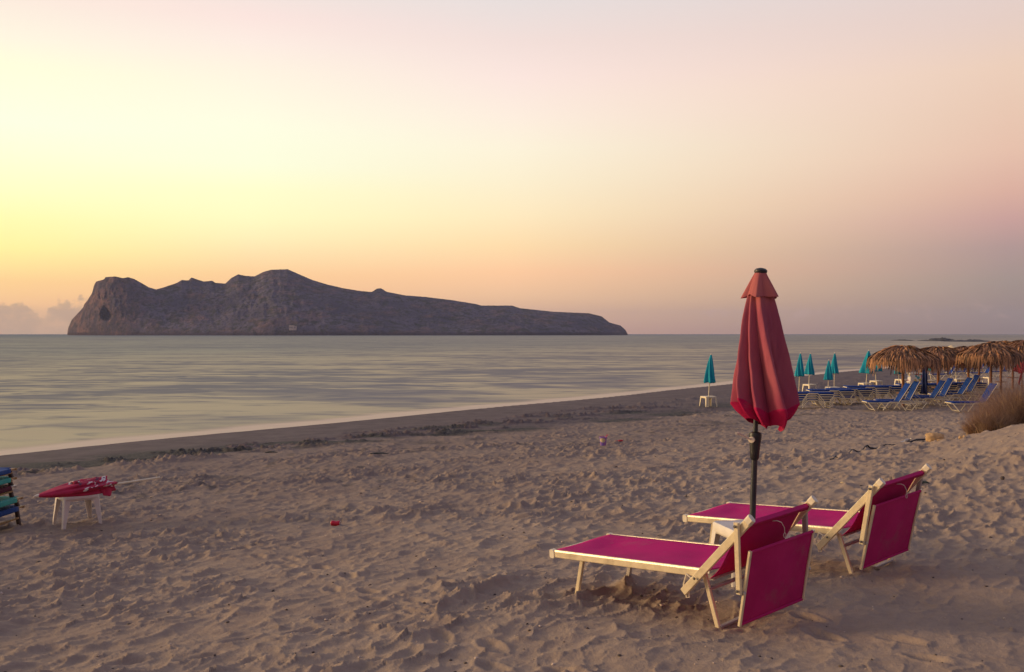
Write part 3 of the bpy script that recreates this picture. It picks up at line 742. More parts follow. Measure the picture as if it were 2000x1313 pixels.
# ------------------------------------------------------------------ white plastic side tables
def make_table(name, label, loc, rz, mat='white_plastic', size=.47, h=.40, group='white plastic side tables'):
    t = thing(name, label, 'side table', loc, rz, group)
    a = size/2
    def top(mb):
        n = 8; ring = []
        def rr(hs, rad, z):
            out = []
            for cx, cy, a0 in ((1,1,0),(-1,1,90),(-1,-1,180),(1,-1,270)):
                for q in range(n+1):
                    an = R(a0+90*q/n); out.append((cx*(hs-rad)+rad*math.cos(an), cy*(hs-rad)+rad*math.sin(an), z))
            return out
        rings = [rr(a-.012, .05, h-.055), rr(a, .055, h-.05), rr(a, .055, h-.012), rr(a-.010, .05, h), rr(a-.022, .045, h-.002), rr(a-.028, .04, h-.006), rr(.05, .0499, h-.006), rr(.026, .0259, h-.007), rr(.026, .0259, h-.05)]
        m = len(rings[0]); vs = [p for r_ in rings for p in r_]
        fs = [(i*m+k, i*m+(k+1) % m, (i+1)*m+(k+1) % m, (i+1)*m+k) for i in range(len(rings)-1) for k in range(m)]
        fs.append(tuple(range(m))[::-1]) if False else None
        mb.add(vs, fs); return mb
    tp = build(top(MB()), 'tabletop', mat, t, solid=.004, smooth=40)
    # arched apron, one side after another
    ap = MB()
    for k in range(4):
        Mx = Matrix.Rotation(k*math.pi/2, 4, 'Z')
        pts_t = []; 
        for i in range(13):
            q = -1+2*i/12; w = a-.02
            drop = .030+.055*abs(q)**6
            pts_t.append((Mx@Vector((q*w, -a+.010, h-.048)), Mx@Vector((q*w, -a+.010, h-.048-drop))))
        vs = [p for pr in pts_t for p in pr]; ap.add(vs, [(2*i, 2*i+1, 2*i+3, 2*i+2) for i in range(12)])
    build(ap, 'apron', mat, t, solid=.005, smooth=40)
    for k in range(4):
        Mx = Matrix.Rotation(k*math.pi/2, 4, 'Z'); lg = MB()
        tz = h-.05; x0 = a-.008; x1 = a+.022; w0 = .085; w1 = .045
        def L(z, f):
            x = x0+(x1-x0)*f; w = w0+(w1-w0)*f; th = .006
            return [Mx@Vector(p) for p in ((x-w, -x, z), (x-.010, -x, z), (x, -x+.010, z), (x, -x+w, z), (x-th, -x+w, z), (x-th, -x+.013, z), (x-.013, -x+th, z), (x-w, -x+th, z))]
        rings = [L(tz, 0), L(tz*.5, .5), L(.03, .95), L(-.03, 1)]
        vs = [p for r_ in rings for p in r_]
        fs = [(i*8+j, i*8+(j+1) % 8, (i+1)*8+(j+1) % 8, (i+1)*8+j) for i in range(3) for j in range(8)]+[tuple(range(8)), tuple(range(24, 32))[::-1]]
        lg.add(vs, fs); build(lg, 'leg', mat, t, smooth=25)
    return t
UX, UY = 1.835, 7.88
ug = gm(UX, UY)
make_table('plastic_table', 'white plastic table between the two magenta loungers with the red umbrella through it', (UX, UY, ug), R(12), size=.46, h=.38)

# ------------------------------------------------------------------ the red umbrella
def make_umbrella():
    base = Vector((UX, UY, ug))
    u = thing('beach_umbrella', 'tall closed faded red umbrella on a charcoal pole beside the magenta loungers', 'umbrella', (UX, UY, 0), 0, None, (0, R(1.9), 0))
    H = 2.40
    build(MB().tube([(0,0,ug-.35), (0,0,.98)], .0235, 16).tube([(0,0,.98), (0,0,2.33)], .019, 14), 'pole', 'dark_pole', u)
    hs = build(MB().lathe([(.026,.93),(.034,.945),(.036,.99),(.047,1.10),(.049,1.125),(.044,1.140),(.026,1.148)], n=20), 'crank_housing', 'black_plastic', u)
    cr = MB().bar((-.052,-.052,1.092), (-.155,-.075,1.140), .020, .012, (0,0,1), .004)
    cr.lathe([(.013,-.012),(.024,-.010),(.024,.008),(.013,.010)], (-.038,-.046,1.088), 18, axis=(-.5,-.85,0))
    ck = build(cr, 'crank_handle', 'cap', hs)
    build(MB().tube([(-.150,-.075,1.136), (-.175,-.125,1.140)], .010, 10), 'crank_knob', 'silver', hs)
    build(MB().lathe([(.020,2.30),(.042,2.362),(.050,2.378),(.049,2.390),(.036,2.402),(.012,2.408)], n=20), 'top_cap', 'black_plastic', u)
    # canopy
    nth, nz = 320, 110
    rnd = random.Random(3)
    ribs = 8
    ph = [2*math.pi*k/ribs+rnd.uniform(-.34, .34) for k in range(ribs)]
    amp = [rnd.uniform(.6, 1.2) for k in range(ribs)]
    def fold(th, z):
        # ribs push the cloth out, it falls in between them in deep pleats that wrap round
        tw = .55*(2.3-z)
        best = 0
        for p, a in zip(ph, amp):
            dd = (th-p-tw+math.pi) % (2*math.pi)-math.pi
            w = .20 if dd > 0 else .36                     # pleat leans one way
            best = max(best, a*math.exp(-(abs(dd)/w)**1.6))
        return best
    zt = 2.335
    vs = []; fl = []
    for j in range(nz):
        b = j/(nz-1)
        for i in range(nth):
            th = 2*math.pi*i/nth
            hem = 1.205+.035*math.sin(th*2+1.0)-.02*math.sin(th*5)+.030*fold(th, 1.25)
            seam = hem+.115+.045*fold(th, 1.35)-.02
            nlo = .80
            if b < nlo: z = zt+(seam-zt)*(b/nlo)**.92
            else: z = seam+(hem-seam)*(b-nlo)/(1-nlo)
            f = (zt-z)/(zt-1.30)
            base_r = .046+.262*min(1, max(f, 0))**.80
            fo = fold(th, z)
            depth = .20+.48*min(1, max(f, 0)*1.5)
            r = base_r*(1-depth*(1-fo)) 
            if b >= nlo:
                q = (b-nlo)/(1-nlo); r *= 1+.015*math.sin(min(1, q*5)*math.pi)-.36*q**1.4
            r += f*(.006*math.sin(th*9+z*5+2.2*math.sin(z*4.3+th))+.004*math.sin(th*17-z*11+1.7*math.sin(th*3+z*7)))+.003*math.sin(z*31+th*6+2*math.sin(th*4))*max(0, f-.15)
            cxo = .100*max(f, 0)**1.25; cyo = -.01*f
            x = r*math.cos(th)*1.04+cxo; y = r*math.sin(th)*.95+cyo
            vs.append((x, y, z)); fl.append(1.0 if b > nlo+.004 else 0.0)
    mb = MB(); mb.v = vs
    mb.f = [(j*nth+i, j*nth+(i+1) % nth, (j+1)*nth+(i+1) % nth, (j+1)*nth+i) for j in range(nz-1) for i in range(nth)]
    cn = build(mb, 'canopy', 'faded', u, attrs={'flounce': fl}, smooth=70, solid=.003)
    # the short upper vent flap standing off the canopy
    nz2 = 34; mb = MB()
    for j in range(nz2):
        b = j/(nz2-1)
        for i in range(nth):
            th = 2*math.pi*i/nth
            f2 = max(0, math.cos(3.5*th+1.2+.5*math.sin(th)))**1.3
            fo = .55*fold(th+.25, 2.2)+.45*abs(math.sin(2.5*th+.8))
            z = 2.372-(.175+.022*fo+.01*math.sin(3*th))*b
            r = .042+(.074+.040*(fo-.5)*2)*b**.95+.012*b*math.sin(7*th+1)
            x = r*math.cos(th)*.98+.012*b; y = r*math.sin(th)*.95
            mb.v.append((x, y, z))
    mb.f = [(j*nth+i, j*nth+(i+1) % nth, (j+1)*nth+(i+1) % nth, (j+1)*nth+i) for j in range(nz2-1) for i in range(nth)]
    build(mb, 'vent_flap', 'faded', u, attrs={'flounce': [0.0]*len(mb.v)}, smooth=70, solid=.003)
make_umbrella()

# ------------------------------------------------------------------ left: white table with a folded red parasol on it
tp = at_ground(151, 1021)
make_table('plastic_table', 'white plastic table at the left carrying a folded red parasol', (tp.x, tp.y, gz(tp.x, tp.y)+.0), R(38), size=.46, h=.40)
def make_lying():
    zt = gz(tp.x, tp.y)+.40
    p0 = at_depth(66, 967, 12.60); p0.z = zt+.125
    p1 = at_depth(312, 935.5, 14.1); p1.z = zt+.150
    d = (p1-p0); Ltot = d.length; d.normalize()
    u = thing('folded_parasol', 'folded red parasol with white print lying across the white table', 'parasol', p0, 0, None)
    q = Vector((1,0,0)).rotation_difference(d); u.rotation_mode = 'QUATERNION'; u.rotation_quaternion = q
    build(MB().tube([(.08,0,.0), (Ltot,0,0)], [.015,.014], 10).tube([(Ltot-.25,0,0), (Ltot-.02,0,0)], .0135, 8), 'pole', 'far_plastic', u)
    build(MB().lathe([(.004,0),(.012,.012),(.020,.035),(.026,.06)], n=14, axis=(1,0,0)), 'tip', 'cap', u)
    Lc = .95; nu, nv = 72, 60
    rnd = random.Random(5)
    def f(a, b):
        th = 2*math.pi*a; x = .05+Lc*b
        rr = .022+.125*math.sin(min(1, b*1.12)*math.pi*.56)**.80
        ple = .16*math.sin(th*6+3*b)+.08*math.sin(th*11+1)
        r = rr*(1+ple*min(1, b*1.6))
        y = r*math.cos(th)*1.25; z = r*math.sin(th)*.62+.028*b
        x += (.07*math.sin(th*2+.6)+.04*math.sin(th*5))*max(0, b-.55)
        if z < -.085: z = -.085+(z+.085)*.15
        return (x, y, z)
    mb = MB().grid(f, nu, nv, closed=True)
    pr = []
    for (x, y, z) in mb.v: pr.append(1.0 if (.48 < x < .98 and z > .0) else 0.0)
    build(mb, 'canopy', 'print', u, attrs={'print': pr}, smooth=60, solid=.003)
    # a loose corner of cloth hanging over the end of the table
    def g(a, b):
        x = .80+.19*a*(1-.25*b)+.03*b; y = -.12-.05*b+.015*math.sin(a*7); z = .050-.165*b*(1-.35*(2*a-1)**2)+.008*math.sin(a*9+b*4)
        return (x, y, z)
    mb = MB().grid(g, 14, 14); build(mb, 'loose_cloth', 'print', u, attrs={'print': [0.0]*len(mb.v)}, smooth=60, solid=.004)
    def g2(a, b):
        x = .50+.42*b; y = -.06+.16*a-.02*math.sin(b*9); z = .105+.020*math.sin(a*6+b*7)+.012*math.sin(b*17)-.05*abs(a-.4)
        return (x, y, z)
    mb = MB().grid(g2, 14, 20); build(mb, 'printed_flap', 'print', u, attrs={'print': [1.0]*len(mb.v)}, smooth=60, solid=.004)
make_lying()

# ------------------------------------------------------------------ far left: stack of wooden beds cut by the frame
def make_wood_bed(px_end, z0, zt, mat, label, cap='yellow_wood', legs=True, post=None):
    base = at_ground(22, 1033); Y = base.y-.30; L = 1.85; W = .62
    xr = (px_end-1000)/F*(Y+W)-.02
    t = thing('wooden_sunbed', label, 'sunbed', (xr, Y, z0), R(-2), 'stack of wooden sunbeds at the left edge')
    h = zt-z0
    build(MB().grid(lambda a, b: (-L*a-.075, -.036+(W+.072)*min(1, max(0, (b-.1)/.8)), h+.006-.010*math.sin(math.pi*b)-.045*max(0, (.1-b)/.1, (b-.9)/.1)), 24, 21).grid(lambda a, b: (-.075+.085*min(1, a*2), -.03+.50*b, h+.010-.055*max(0, 2*a-1)), 9, 12), 'cloth', mat, t, solid=.006, smooth=60)
    for y in (-.01, W+.01): build(MB().bar((0, y, h-.014), (-L, y, h-.014), .040, .030), 'side_rail', cap, t)
    build(MB().bar((-.03, 0, h-.008), (-.03, W, h-.008), .055, .022), 'end_rail', cap, t)
    for y in (.02, W-.02):
        pl = build(MB().bar((-.09, y, h-.02), (-.045, y, -.03), .050, .048, (0,1,0)), 'leg', 'dark_wood', t)
        build(MB().bar((-1.55, y, h-.02), (-1.62, y, -.03), .045, .045, (0,1,0)), 'leg', 'dark_wood', t)
    build(MB().bar((-.06, .0, max(.012, h*.45)), (-.06, W, max(.012, h*.45)), .030, .022), 'stretcher', 'yellow_wood', t)
    build(MB().bar((-.26, -.02, h*.35), (-.20, -.02, h-.03), .030, .028, (0,1,0)), 'brace', 'yellow_wood', t)
    return t
bs = at_ground(22, 1033); bz = gz(bs.x, bs.y)
Yb_ = bs.y
def zof(py): return ZC-(py-HZ)/F*Yb_
make_wood_bed(46, bz-.01, zof(996), 'bed_blue', 'wooden sunbed with royal blue cloth at the bottom of the stack')
make_wood_bed(43, zof(994), zof(979), 'turq', 'wooden sunbed with turquoise cloth, second from the bottom of the stack')
make_wood_bed(32, zof(977), zof(955), 'maroon', 'wooden sunbed with dark maroon cloth in the middle of the stack', 'alu_dull')
make_wood_bed(31, zof(953), zof(939), 'turq', 'wooden sunbed with turquoise cloth, second from the top of the stack')
make_wood_bed(31, zof(937), zof(921), 'bed_blue', 'wooden sunbed with blue cloth at the top of the stack')

# ------------------------------------------------------------------ teal parasols
def make_closed_parasol(name, label, cat, H, clen, rad, mat, loc, rot, group, seed=1, polemat='far_plastic', nf=7):
    u = thing(name, label, cat, loc, 0, group, rot)
    rnd = random.Random(seed); ph = [rnd.uniform(-.25, .25) for _ in range(nf)]; am = [rnd.uniform(.75, 1.2) for _ in range(nf)]
    build(MB().tube([(0,0,-.3), (0,0,H-.02)], .019, 8), 'pole', polemat, u)
    build(MB().lathe([(.022,H-.045),(.028,H-.02),(.018,H),(.006,H+.035)], n=10), 'finial', polemat, u)
    def f(a, b):
        th = 2*math.pi*a
        k = max(am[i]*math.exp(-(abs((th-2*math.pi*i/nf-ph[i]-.7*b+math.pi) % (2*math.pi)-math.pi)/.33)**1.5) for i in range(nf))
        r = (.022+(rad-.022)*b**.85)*(1-.5*min(1, b*3)*(1-k)); z = H-.03-clen*b
        if b > .93: r *= 1-.8*(b-.93)
        z -= .05*(k-.5)*max(0, b-.8)/.2*rnd_h[int(a*nf) % nf]
        return (r*math.cos(th), r*math.sin(th), z)
    rnd_h = [rnd.uniform(-1, 1) for _ in range(nf)]
    build(MB().grid(f, 84, 26, closed=True), 'canopy', mat, u, smooth=70, solid=.004)
    return u
TG = 'closed teal parasols along the beach'
tproto = [make_closed_parasol('teal_parasol', '', 'parasol', 2.05, 1.08, .27, 'teal', (0,0,0), (0,0,0), TG, seed=q) for q in (1, 2)]
tproto.append(make_closed_parasol('teal_parasol', '', 'parasol', 2.1, 1.05, .40, 'teal', (0,0,0), (0,0,0), TG, seed=6, nf=6))
used = set()
def teal(kind, base, toppx, toppy, rz, label, yaw=None):
    """base pixel on the ground and top pixel fix height and lean"""
    B = at_ground(*base); T = at_depth(toppx, toppy, B.y); H = {0: 2.08, 1: 2.08, 2: 2.13}[kind]
    v = T-B; sc = v.length/H
    q = Vector((0,0,1)).rotation_difference(v.normalized()) @ Matrix.Rotation(rz, 3, 'Z').to_quaternion()
    p = tproto[kind]
    if kind not in used:
        used.add(kind); p.location = B; p.rotation_euler = q.to_euler(); p.scale = (sc,)*3; p['label'] = label; return p
    return copy_thing(p, B, q.to_euler(), label, (sc,)*3)
teal(0, (1383,795), 1389, 690, .4, 'closed teal parasol standing alone by the sea, left of the big red umbrella')
teal(1, (1560,774), 1563.5, 688, 1.9, 'closed teal parasol just right of the big red umbrella')
teal(0, (1579,767), 1583, 689, 2.6, 'closed teal parasol leaning over a white table, second right of the big red umbrella')
teal(1, (1617,775), 1619, 702, .9, 'low closed teal parasol in front of another, above the lounger stack')
teal(0, (1629,764), 1630.5, 688, 4.1, 'closed teal parasol half hidden behind a lower teal parasol')
teal(2, (1690,772), 1697, 683, 5.0, 'wide loosely closed teal parasol at the left rim of the thatch')
teal(2, (1711,760), 1709, 688, 2.2, 'closed teal parasol showing under the left rim of the thatch')
teal(1, (1755,764), 1757, 690, 1.1, 'closed teal parasol standing behind the pole of the leftmost thatched parasol')
teal(0, (1822,757), 1806, 683, 3.0, 'closed teal parasol hidden between two thatched parasols with only its tip above')
# far tables under them
tab0 = make_table('plastic_table', 'white plastic table under the lone teal parasol by the sea', (0,0,0), 0, 'far_plastic', .50, .42)
b = at_ground(1383.5, 794); tab0.location = (b.x, b.y, gm(b.x, b.y)); tab0.rotation_euler.z = .35
def ftab(px, py, rz, label, s=1.0):
    b = at_ground(px, py); return copy_thing(tab0, (b.x, b.y, b.z), (0, 0, rz), label, (s,)*3)
ftab(1581, 766.5, .5, 'white table below the second teal parasol right of the big red umbrella')
ftab(1626, 774, .2, 'white table behind the lounger stack under the low teal parasol', 1.05)
ftab(1689, 764, .3, 'white table at the foot of the wide teal parasol left of the thatch')
ftab(1711, 758.5, .6, 'white table right of the wide teal parasol below the thatch rim')
ftab(1760, 755.5, .5, 'white table behind the pole of the leftmost thatched parasol')
ftab(1814, 758, .2, 'white table right of the colourful printed box')
ftab(1872, 757, .15, 'white table behind the raised blue backrests between two thatch poles', 1.1)
ftab(1908, 754, .1, 'white table right of the third thatch pole', 1.05)
ftab(1932, 751, .3, 'white table farther right, half behind the dry bush', 1.0)
ftab(1568, 781, .3, 'low white table just behind the left end of the lounger stack', .8)

# ------------------------------------------------------------------ blue sun loungers
def make_blue(label, raised, mat='blue', tilt=58):
    t = thing('blue_lounger', label, 'sun lounger', (0,0,0), 0, 'blue loungers with cream tube frames')
    L, W, h = 1.85, .62, .30; r = .0195
    for y in (.0, W):
        build(MB().tube([(0,y,h-.022), (1.14,y,h-.025)], r*.8, 6), 'side_rail', 'far_plastic', t)
        y0 = y; y = y+(-.022 if y < .3 else .022)
        build(MB().tube([(.06,y,h-.01), (.30,y,0)], r, 6), 'leg', 'far_plastic', t)
        build(MB().tube([(.60,y,0), (.80,y,h-.022), (.85,y,h+.008), (1.17,y,h+.008), (1.22,y,h-.022), (1.44,y,0)], r, 6), 'leg', 'far_plastic', t)
        build(MB().tube([(1.26,y,h-.035), (L-.06,y,h-.035), (L-.02,y,h-.06), (L-.20,y,0)], r, 6), 'leg', 'far_plastic', t)
    build(MB().tube([(.02,0,h), (.02,W,h)], r, 6).tube([(.30,0,.015), (.30,W,.015)], .010, 5).tube([(L-.2,0,.015), (L-.2,W,.015)], .010, 5), 'crossbar', 'far_plastic', t)
    build(MB().grid(lambda a, b: (.02+1.13*a, -.012+(W+.024)*b, h+.022-.010*math.sin(math.pi*b)), 10, 6), 'seat_cloth', mat, t, solid=(.045 if raised else .062), smooth=60)
    if raised:
        c, s = math.cos(R(tilt)), math.sin(R(tilt)); p = (1.22, h+.015)
        bk = build(MB().grid(lambda a, b: (p[0]+c*.80*a+s*.03*math.sin(math.pi*b), .01+(W-.02)*b, p[1]+s*.80*a-c*.02*math.sin(math.pi*b)), 10, 6), 'back_cloth', mat, t, solid=.05, smooth=60)
        for y in (.0, W):
            build(MB().tube([(1.18,y,h-.02), (p[0]+c*.82,y,p[1]+s*.82)], .012, 6), 'back_frame', 'far_plastic', bk)
            build(MB().tube([(p[0]+c*.30,y,p[1]+s*.30), (1.78,y,h-.03)], .010, 5), 'prop', 'alu_dull', t)
    else:
        bk = build(MB().grid(lambda a, b: (1.19+.62*a, -.012+(W+.024)*b, h+.022-.010*math.sin(math.pi*b)), 6, 6), 'back_cloth', mat, t, solid=.062, smooth=60)
        for y in (0, W): build(MB().tube([(1.18,y,h), (L,y,h)], .012, 6), 'back_frame', 'far_plastic', bk)
    return t
flat = make_blue('', False); flat2 = make_blue('', False, 'blue_pale'); rais = make_blue('', True); rais2 = make_blue('', True, 'blue', 64)
placed = set()
def put(proto, loc, rz, label, sc=None):
    if proto.name not in placed:
        placed.add(proto.name); proto.location = loc; proto.rotation_euler = (0,0,rz); proto['label'] = label
        if sc: proto.scale = sc
        return proto
    return copy_thing(proto, loc, (0,0,rz), label, sc)
ORD = ['lowest', 'second lowest', 'third lowest', 'fourth lowest', 'fifth lowest']
def stack(pxr, py, n, rz, where, pro=(0,0,0,0,0), step=.088):
    b = at_ground(pxr, py); d = Vector((math.cos(rz), math.sin(rz), 0)); org = b-d*1.85
    z = gm(org.x+.9, org.y)
    for k in range(n):
        nm = 'topmost' if k == n-1 else ORD[k]
        j = Vector((random.uniform(-.015, .015), random.uniform(-.015, .015), 0))
        put(flat2 if pro[k] else flat, (org.x+j.x, org.y+j.y, z+step*k), rz+random.uniform(-.015, .015), f'{nm} flat blue lounger in the stack {where}')
stack(1630, 797, 4, R(-3), 'at the hem of the red umbrella')
stack(1671, 791, 4, R(-3), 'just right of the low teal parasol')
stack(1706, 788, 4, R(-4), 'in front of the wide teal parasol', (0,0,0,0,0))
stack(1738, 782, 4, R(-3), 'left of the leftmost thatch pole', (0,1,0,0,0))
stack(1770, 781, 4, R(-3), 'right behind the leftmost thatch pole')
stack(1838, 776, 4, R(-3), 'around the second thatch pole', (0,0,1,0,0))
stack(1872, 771, 3, R(-5), 'behind the third pair of raised loungers', (0,1,0,0,0))
stack(1928, 769, 3, R(-4), 'below the white tables at the dry bush', (1,0,0,0,0))
def raised(pxr, py, rz, label, pr=0, back=0):
    b = at_ground(pxr, py); d = Vector((math.cos(rz), math.sin(rz), 0)); org = b-d*1.85
    put((rais, rais2)[pr], (org.x, org.y, gm(org.x+.9, org.y)), rz, label)
raised(1791, 802, R(-3), 'nearest blue lounger with raised back under the leftmost thatched parasol')
raised(1811, 798, R(-3), 'blue lounger with raised back just behind the nearest raised one', 1)
raised(1858, 792.5, R(-4), 'blue lounger with raised back in front of the second thatch pole')
raised(1877, 789, R(-4), 'blue lounger with raised back behind the one at the second thatch pole', 1)
raised(1911, 784, R(-4), 'blue lounger with raised back at the third thatch pole beside the dry bush')
raised(1928, 780, R(-4), 'blue lounger with raised back half covered by the dry bush twigs', 1)
raised(1960, 803, R(-3), 'blue lounger whose foot end sticks out left of the dry bush')
# farther beds in the haze of things beneath the thatch
for i, (px, py, lb) in enumerate(((1878, 741, 'distant blue lounger between the second and third thatch poles'), (1905, 736, 'distant blue lounger beyond the third thatch pole'),
        (1950, 738, 'distant blue lounger beyond the fourth thatch pole'), (1985, 735, 'distant blue lounger beyond the rightmost thatch pole'),
        (1935, 729, 'farthest blue lounger seen below the fringe of the front right thatch'))):
    raised(px, py, R(-8+3*i), lb, i % 2)

# ------------------------------------------------------------------ thatched parasols
def strands_mesh(seed, n, rad, drop, rise):
    rnd = np.random.RandomState(seed); vs = []; fs = []; tone = []
    def prof(q):            # dome profile: q 0 centre .. 1 rim, then hanging
        return rise*(1-q**1.75)
    nseg = 6
    for k in range(n):
        lay = rnd.rand(); th = rnd.rand()*2*math.pi
        r0 = rad*(.02+.80*lay**.8); ln = (.40+.35*rnd.rand())*(1+.35*math.sin(th*5+seed)*math.sin(th*11))
        w = .016+.026*rnd.rand(); tn = min(1, max(0, .5+.42*math.sin(th*17+3*math.sin(th*5+lay*4))+.35*rnd.normal())); dth = rnd.normal()*.08; lift = .015+.09*rnd.rand()**2
        hang = rnd.rand()
        P = []; tws = rnd.normal()*.7
        rr = r0; z = prof(min(1, r0/rad))+lift*.3; lr = 0
        for s in range(nseg+1):
            q = s/nseg; R_ = r0+ln*q
            if R_ <= rad: r1 = R_; z1 = prof(R_/rad)
            else:
                ex = R_-rad; r1 = rad+.18*ex*(1-hang*.4); z1 = -ex*(.93)
            lf = lift*math.sin(math.pi*q)
            a = th+dth*q
            P.append((r1*math.cos(a), r1*math.sin(a), z1+lf, a))
        for s, (x, y, z, a) in enumerate(P):
            ww = w*(1-.65*s/nseg); tx, ty = -math.sin(a)*ww, math.cos(a)*ww
            tw_ = ww*tws; vs += [(x-tx, y-ty, z-tw_), (x+tx, y+ty, z+tw_)]; tone += [tn, tn]
        o = len(vs)-2*(nseg+1)
        fs += [(o+2*s, o+2*s+1, o+2*s+3, o+2*s+2) for s in range(nseg)]
    return vs, fs, tone, prof
def make_thatch(label, px, pyb, pytop, rad, seed, H=None):
    B = at_ground(px, pyb); ztop = ZC-(pytop-HZ)/F*B.y; H = ztop-B.z
    t = thing('thatched_parasol', label, 'thatched parasol', B, random.uniform(0, 6), 'palm thatch parasols')
    rise = .52*rad/1.3; rim = H-rise-.02
    vs, fs, tone, prof = strands_mesh(seed, 3000, rad, .5, rise)
    mb = MB(); mb.add([(x, y, z+rim) for x, y, z in vs], fs)
    # inner dome that keeps the light out
    n0 = len(mb.v); nn = 30
    dome = [(max(.001, rad*q), rim+prof(q)-.05) for q in np.linspace(0, 1, 9)]+[(rad*1.01, rim-.12)]
    mb.lathe(dome, n=nn, caps=False)
    tone += [.45]*(len(mb.v)-n0)
    build(mb, 'thatch', 'thatch', t, attrs={'tone': tone}, smooth=0)
    build(MB().tube([(0,0,-.3), (.01,0,H*.5), (0,0,H-.05)], [.060,.055,.048], 10), 'pole', 'wood_pole', t)
    build(MB().lathe([(.05,.52),(.27,.525),(.27,.55),(.05,.555)], n=16), 'shelf', 'wood_pole', t)
    sp = MB()
    for k in range(8):
        a = 2*math.pi*k/8; sp.tube([(0,0,H-.12), (rad*.95*math.cos(a), rad*.95*math.sin(a), rim-.01)], .016, 5)
    build(sp, 'spokes', 'wood_pole', t)
    return t
make_thatch('leftmost thatched parasol, its whole dome clear against the sea', 1764, 794, 677.5, 1.36, 1)
make_thatch('second thatched parasol from the left, overlapped by the leftmost dome', 1832, 781, 679, 1.42, 2)
make_thatch('small looking thatched parasol behind the second and the front right dome', 1891, 773, 678, 1.25, 3)
make_thatch('broad thatched parasol in front at the right with a bright fringe', 1935, 786, 672.5, 1.27, 4)
make_thatch('thatched parasol with an orange lit tip rising behind the broad right one', 1955, 768, 668, 1.35, 5)
make_thatch('thatched parasol cut by the right edge of the view', 2006, 778, 666, 1.30, 6)
make_thatch('far thatched parasol whose top shows between the first and second domes', 1800, 764, 683.5, 1.25, 8)
make_thatch('far thatched parasol just left of the one at the right edge', 1978, 758, 673, 1.35, 9)
make_thatch('thatched parasol behind, a low hump between the third dome and the broad right one', 1912, 760, 678.5, 1.2, 7)

# open cream parasol far behind
def make_open():
    B = at_ground(1858, 735); ztop = ZC-(674.5-HZ)/F*B.y; H = ztop-B.z; rad = 13.5/F*B.y*1.0
    t = thing('open_parasol', 'open cream parasol showing above the thatch', 'parasol', B)
    nr = 8
    def f(a, b):
        th = 2*math.pi*a; seg = abs(((a*nr) % 1)-.5)*2; r = rad*b*(.93+.07*seg)
        return (r*math.cos(th), r*math.sin(th), H-.62*rad*b**1.25*(.8+.0*seg))
    build(MB().grid(f, 48, 8, closed=True), 'canopy', 'canvas', t, solid=.01, smooth=40)
    build(MB().tube([(0,0,-.3), (0,0,H)], .025, 8), 'pole', 'far_plastic', t)
    k = MB().grid(lambda a, b: (rad*.98*math.cos(2*math.pi*a), rad*.98*math.sin(2*math.pi*a), H-.5*rad-.16*b), 40, 2, closed=True)
    build(k, 'valance', 'canvas', t, solid=.01)
make_open()
# dark navy and red closed parasols in the clutter
b = at_ground(1804, 777); n1 = make_closed_parasol('navy_parasol', 'closed dark navy parasol between the first two thatch poles', 'parasol', 1.95, 1.75, .20, 'navy', b, (0, R(2), 0), None, 9)
b = at_depth(1996, 800, 43); b.z = gm(b.x, b.y)
def make_red_far():
    t = thing('red_parasol', 'drooping old red parasol at the right edge behind the dry bush', 'parasol', b)
    k = (b.y)/F
    build(MB().tube([(0,0,-.3), (0,0,1.95)], .022, 8), 'pole', 'wood_pole', t)
    def f(a, q):
        th = 2*math.pi*a; r = (.05+.30*q)*(1+.25*math.sin(5*th+q))
        return (r*math.cos(th)+.1*q, r*math.sin(th), 1.93-.75*q+.05*math.sin(3*th)*q)
    build(MB().grid(f, 60, 16, closed=True), 'canopy', 'old_red', t, solid=.01, smooth=60)
    def g(a, q):
        return (-.02-.30*q**.8+.06*a, -.30, 1.62-.90*q-.08*a)
    build(MB().grid(g, 6, 14), 'hanging_cloth', 'old_red', t, solid=.02, smooth=60)
make_red_far()
# cream poles rising from the tables
for i, (px, y0, y1, lb) in enumerate(((1867, 757, 716, 'bare cream parasol pole rising from a white table under the second dome'), (1911.5, 754, 716, 'bare cream parasol pole left of the fourth thatch pole'), (1935.5, 751, 714, 'bare cream parasol pole at the last white table'))):
    b = at_ground(px, y0); T = at_depth(px, y1, b.y)
    o = build(MB().tube([(0,0,-.2), (0,0,T.z-b.z)], .020, 8), 'parasol_pole', 'far_plastic', None, b); tag(o, lb, 'pole', 'bare parasol poles')

# printed box behind the raised loungers
b = at_ground(1791, 767); bx = thing('printed_box', 'white box with colourful prints behind the first raised loungers', 'box', b, R(-6))
build(MB().box(-.40, .40, -.28, .28, .0, .48, .015), 'box_body', 'printed', bx, smooth=0)
build(MB().box(-.42, .42, -.30, .30, .49, .56, .02), 'lid', 'white_plastic', bx, smooth=0)
build(MB().box(-.38, .38, -.26, .26, .57, .92, .015), 'top_panel', 'printed', bx, smooth=0)
build(MB().box(-.42, .42, -.30, .30, .93, .97, .02), 'edge_trim', 'white_plastic', bx, smooth=0)

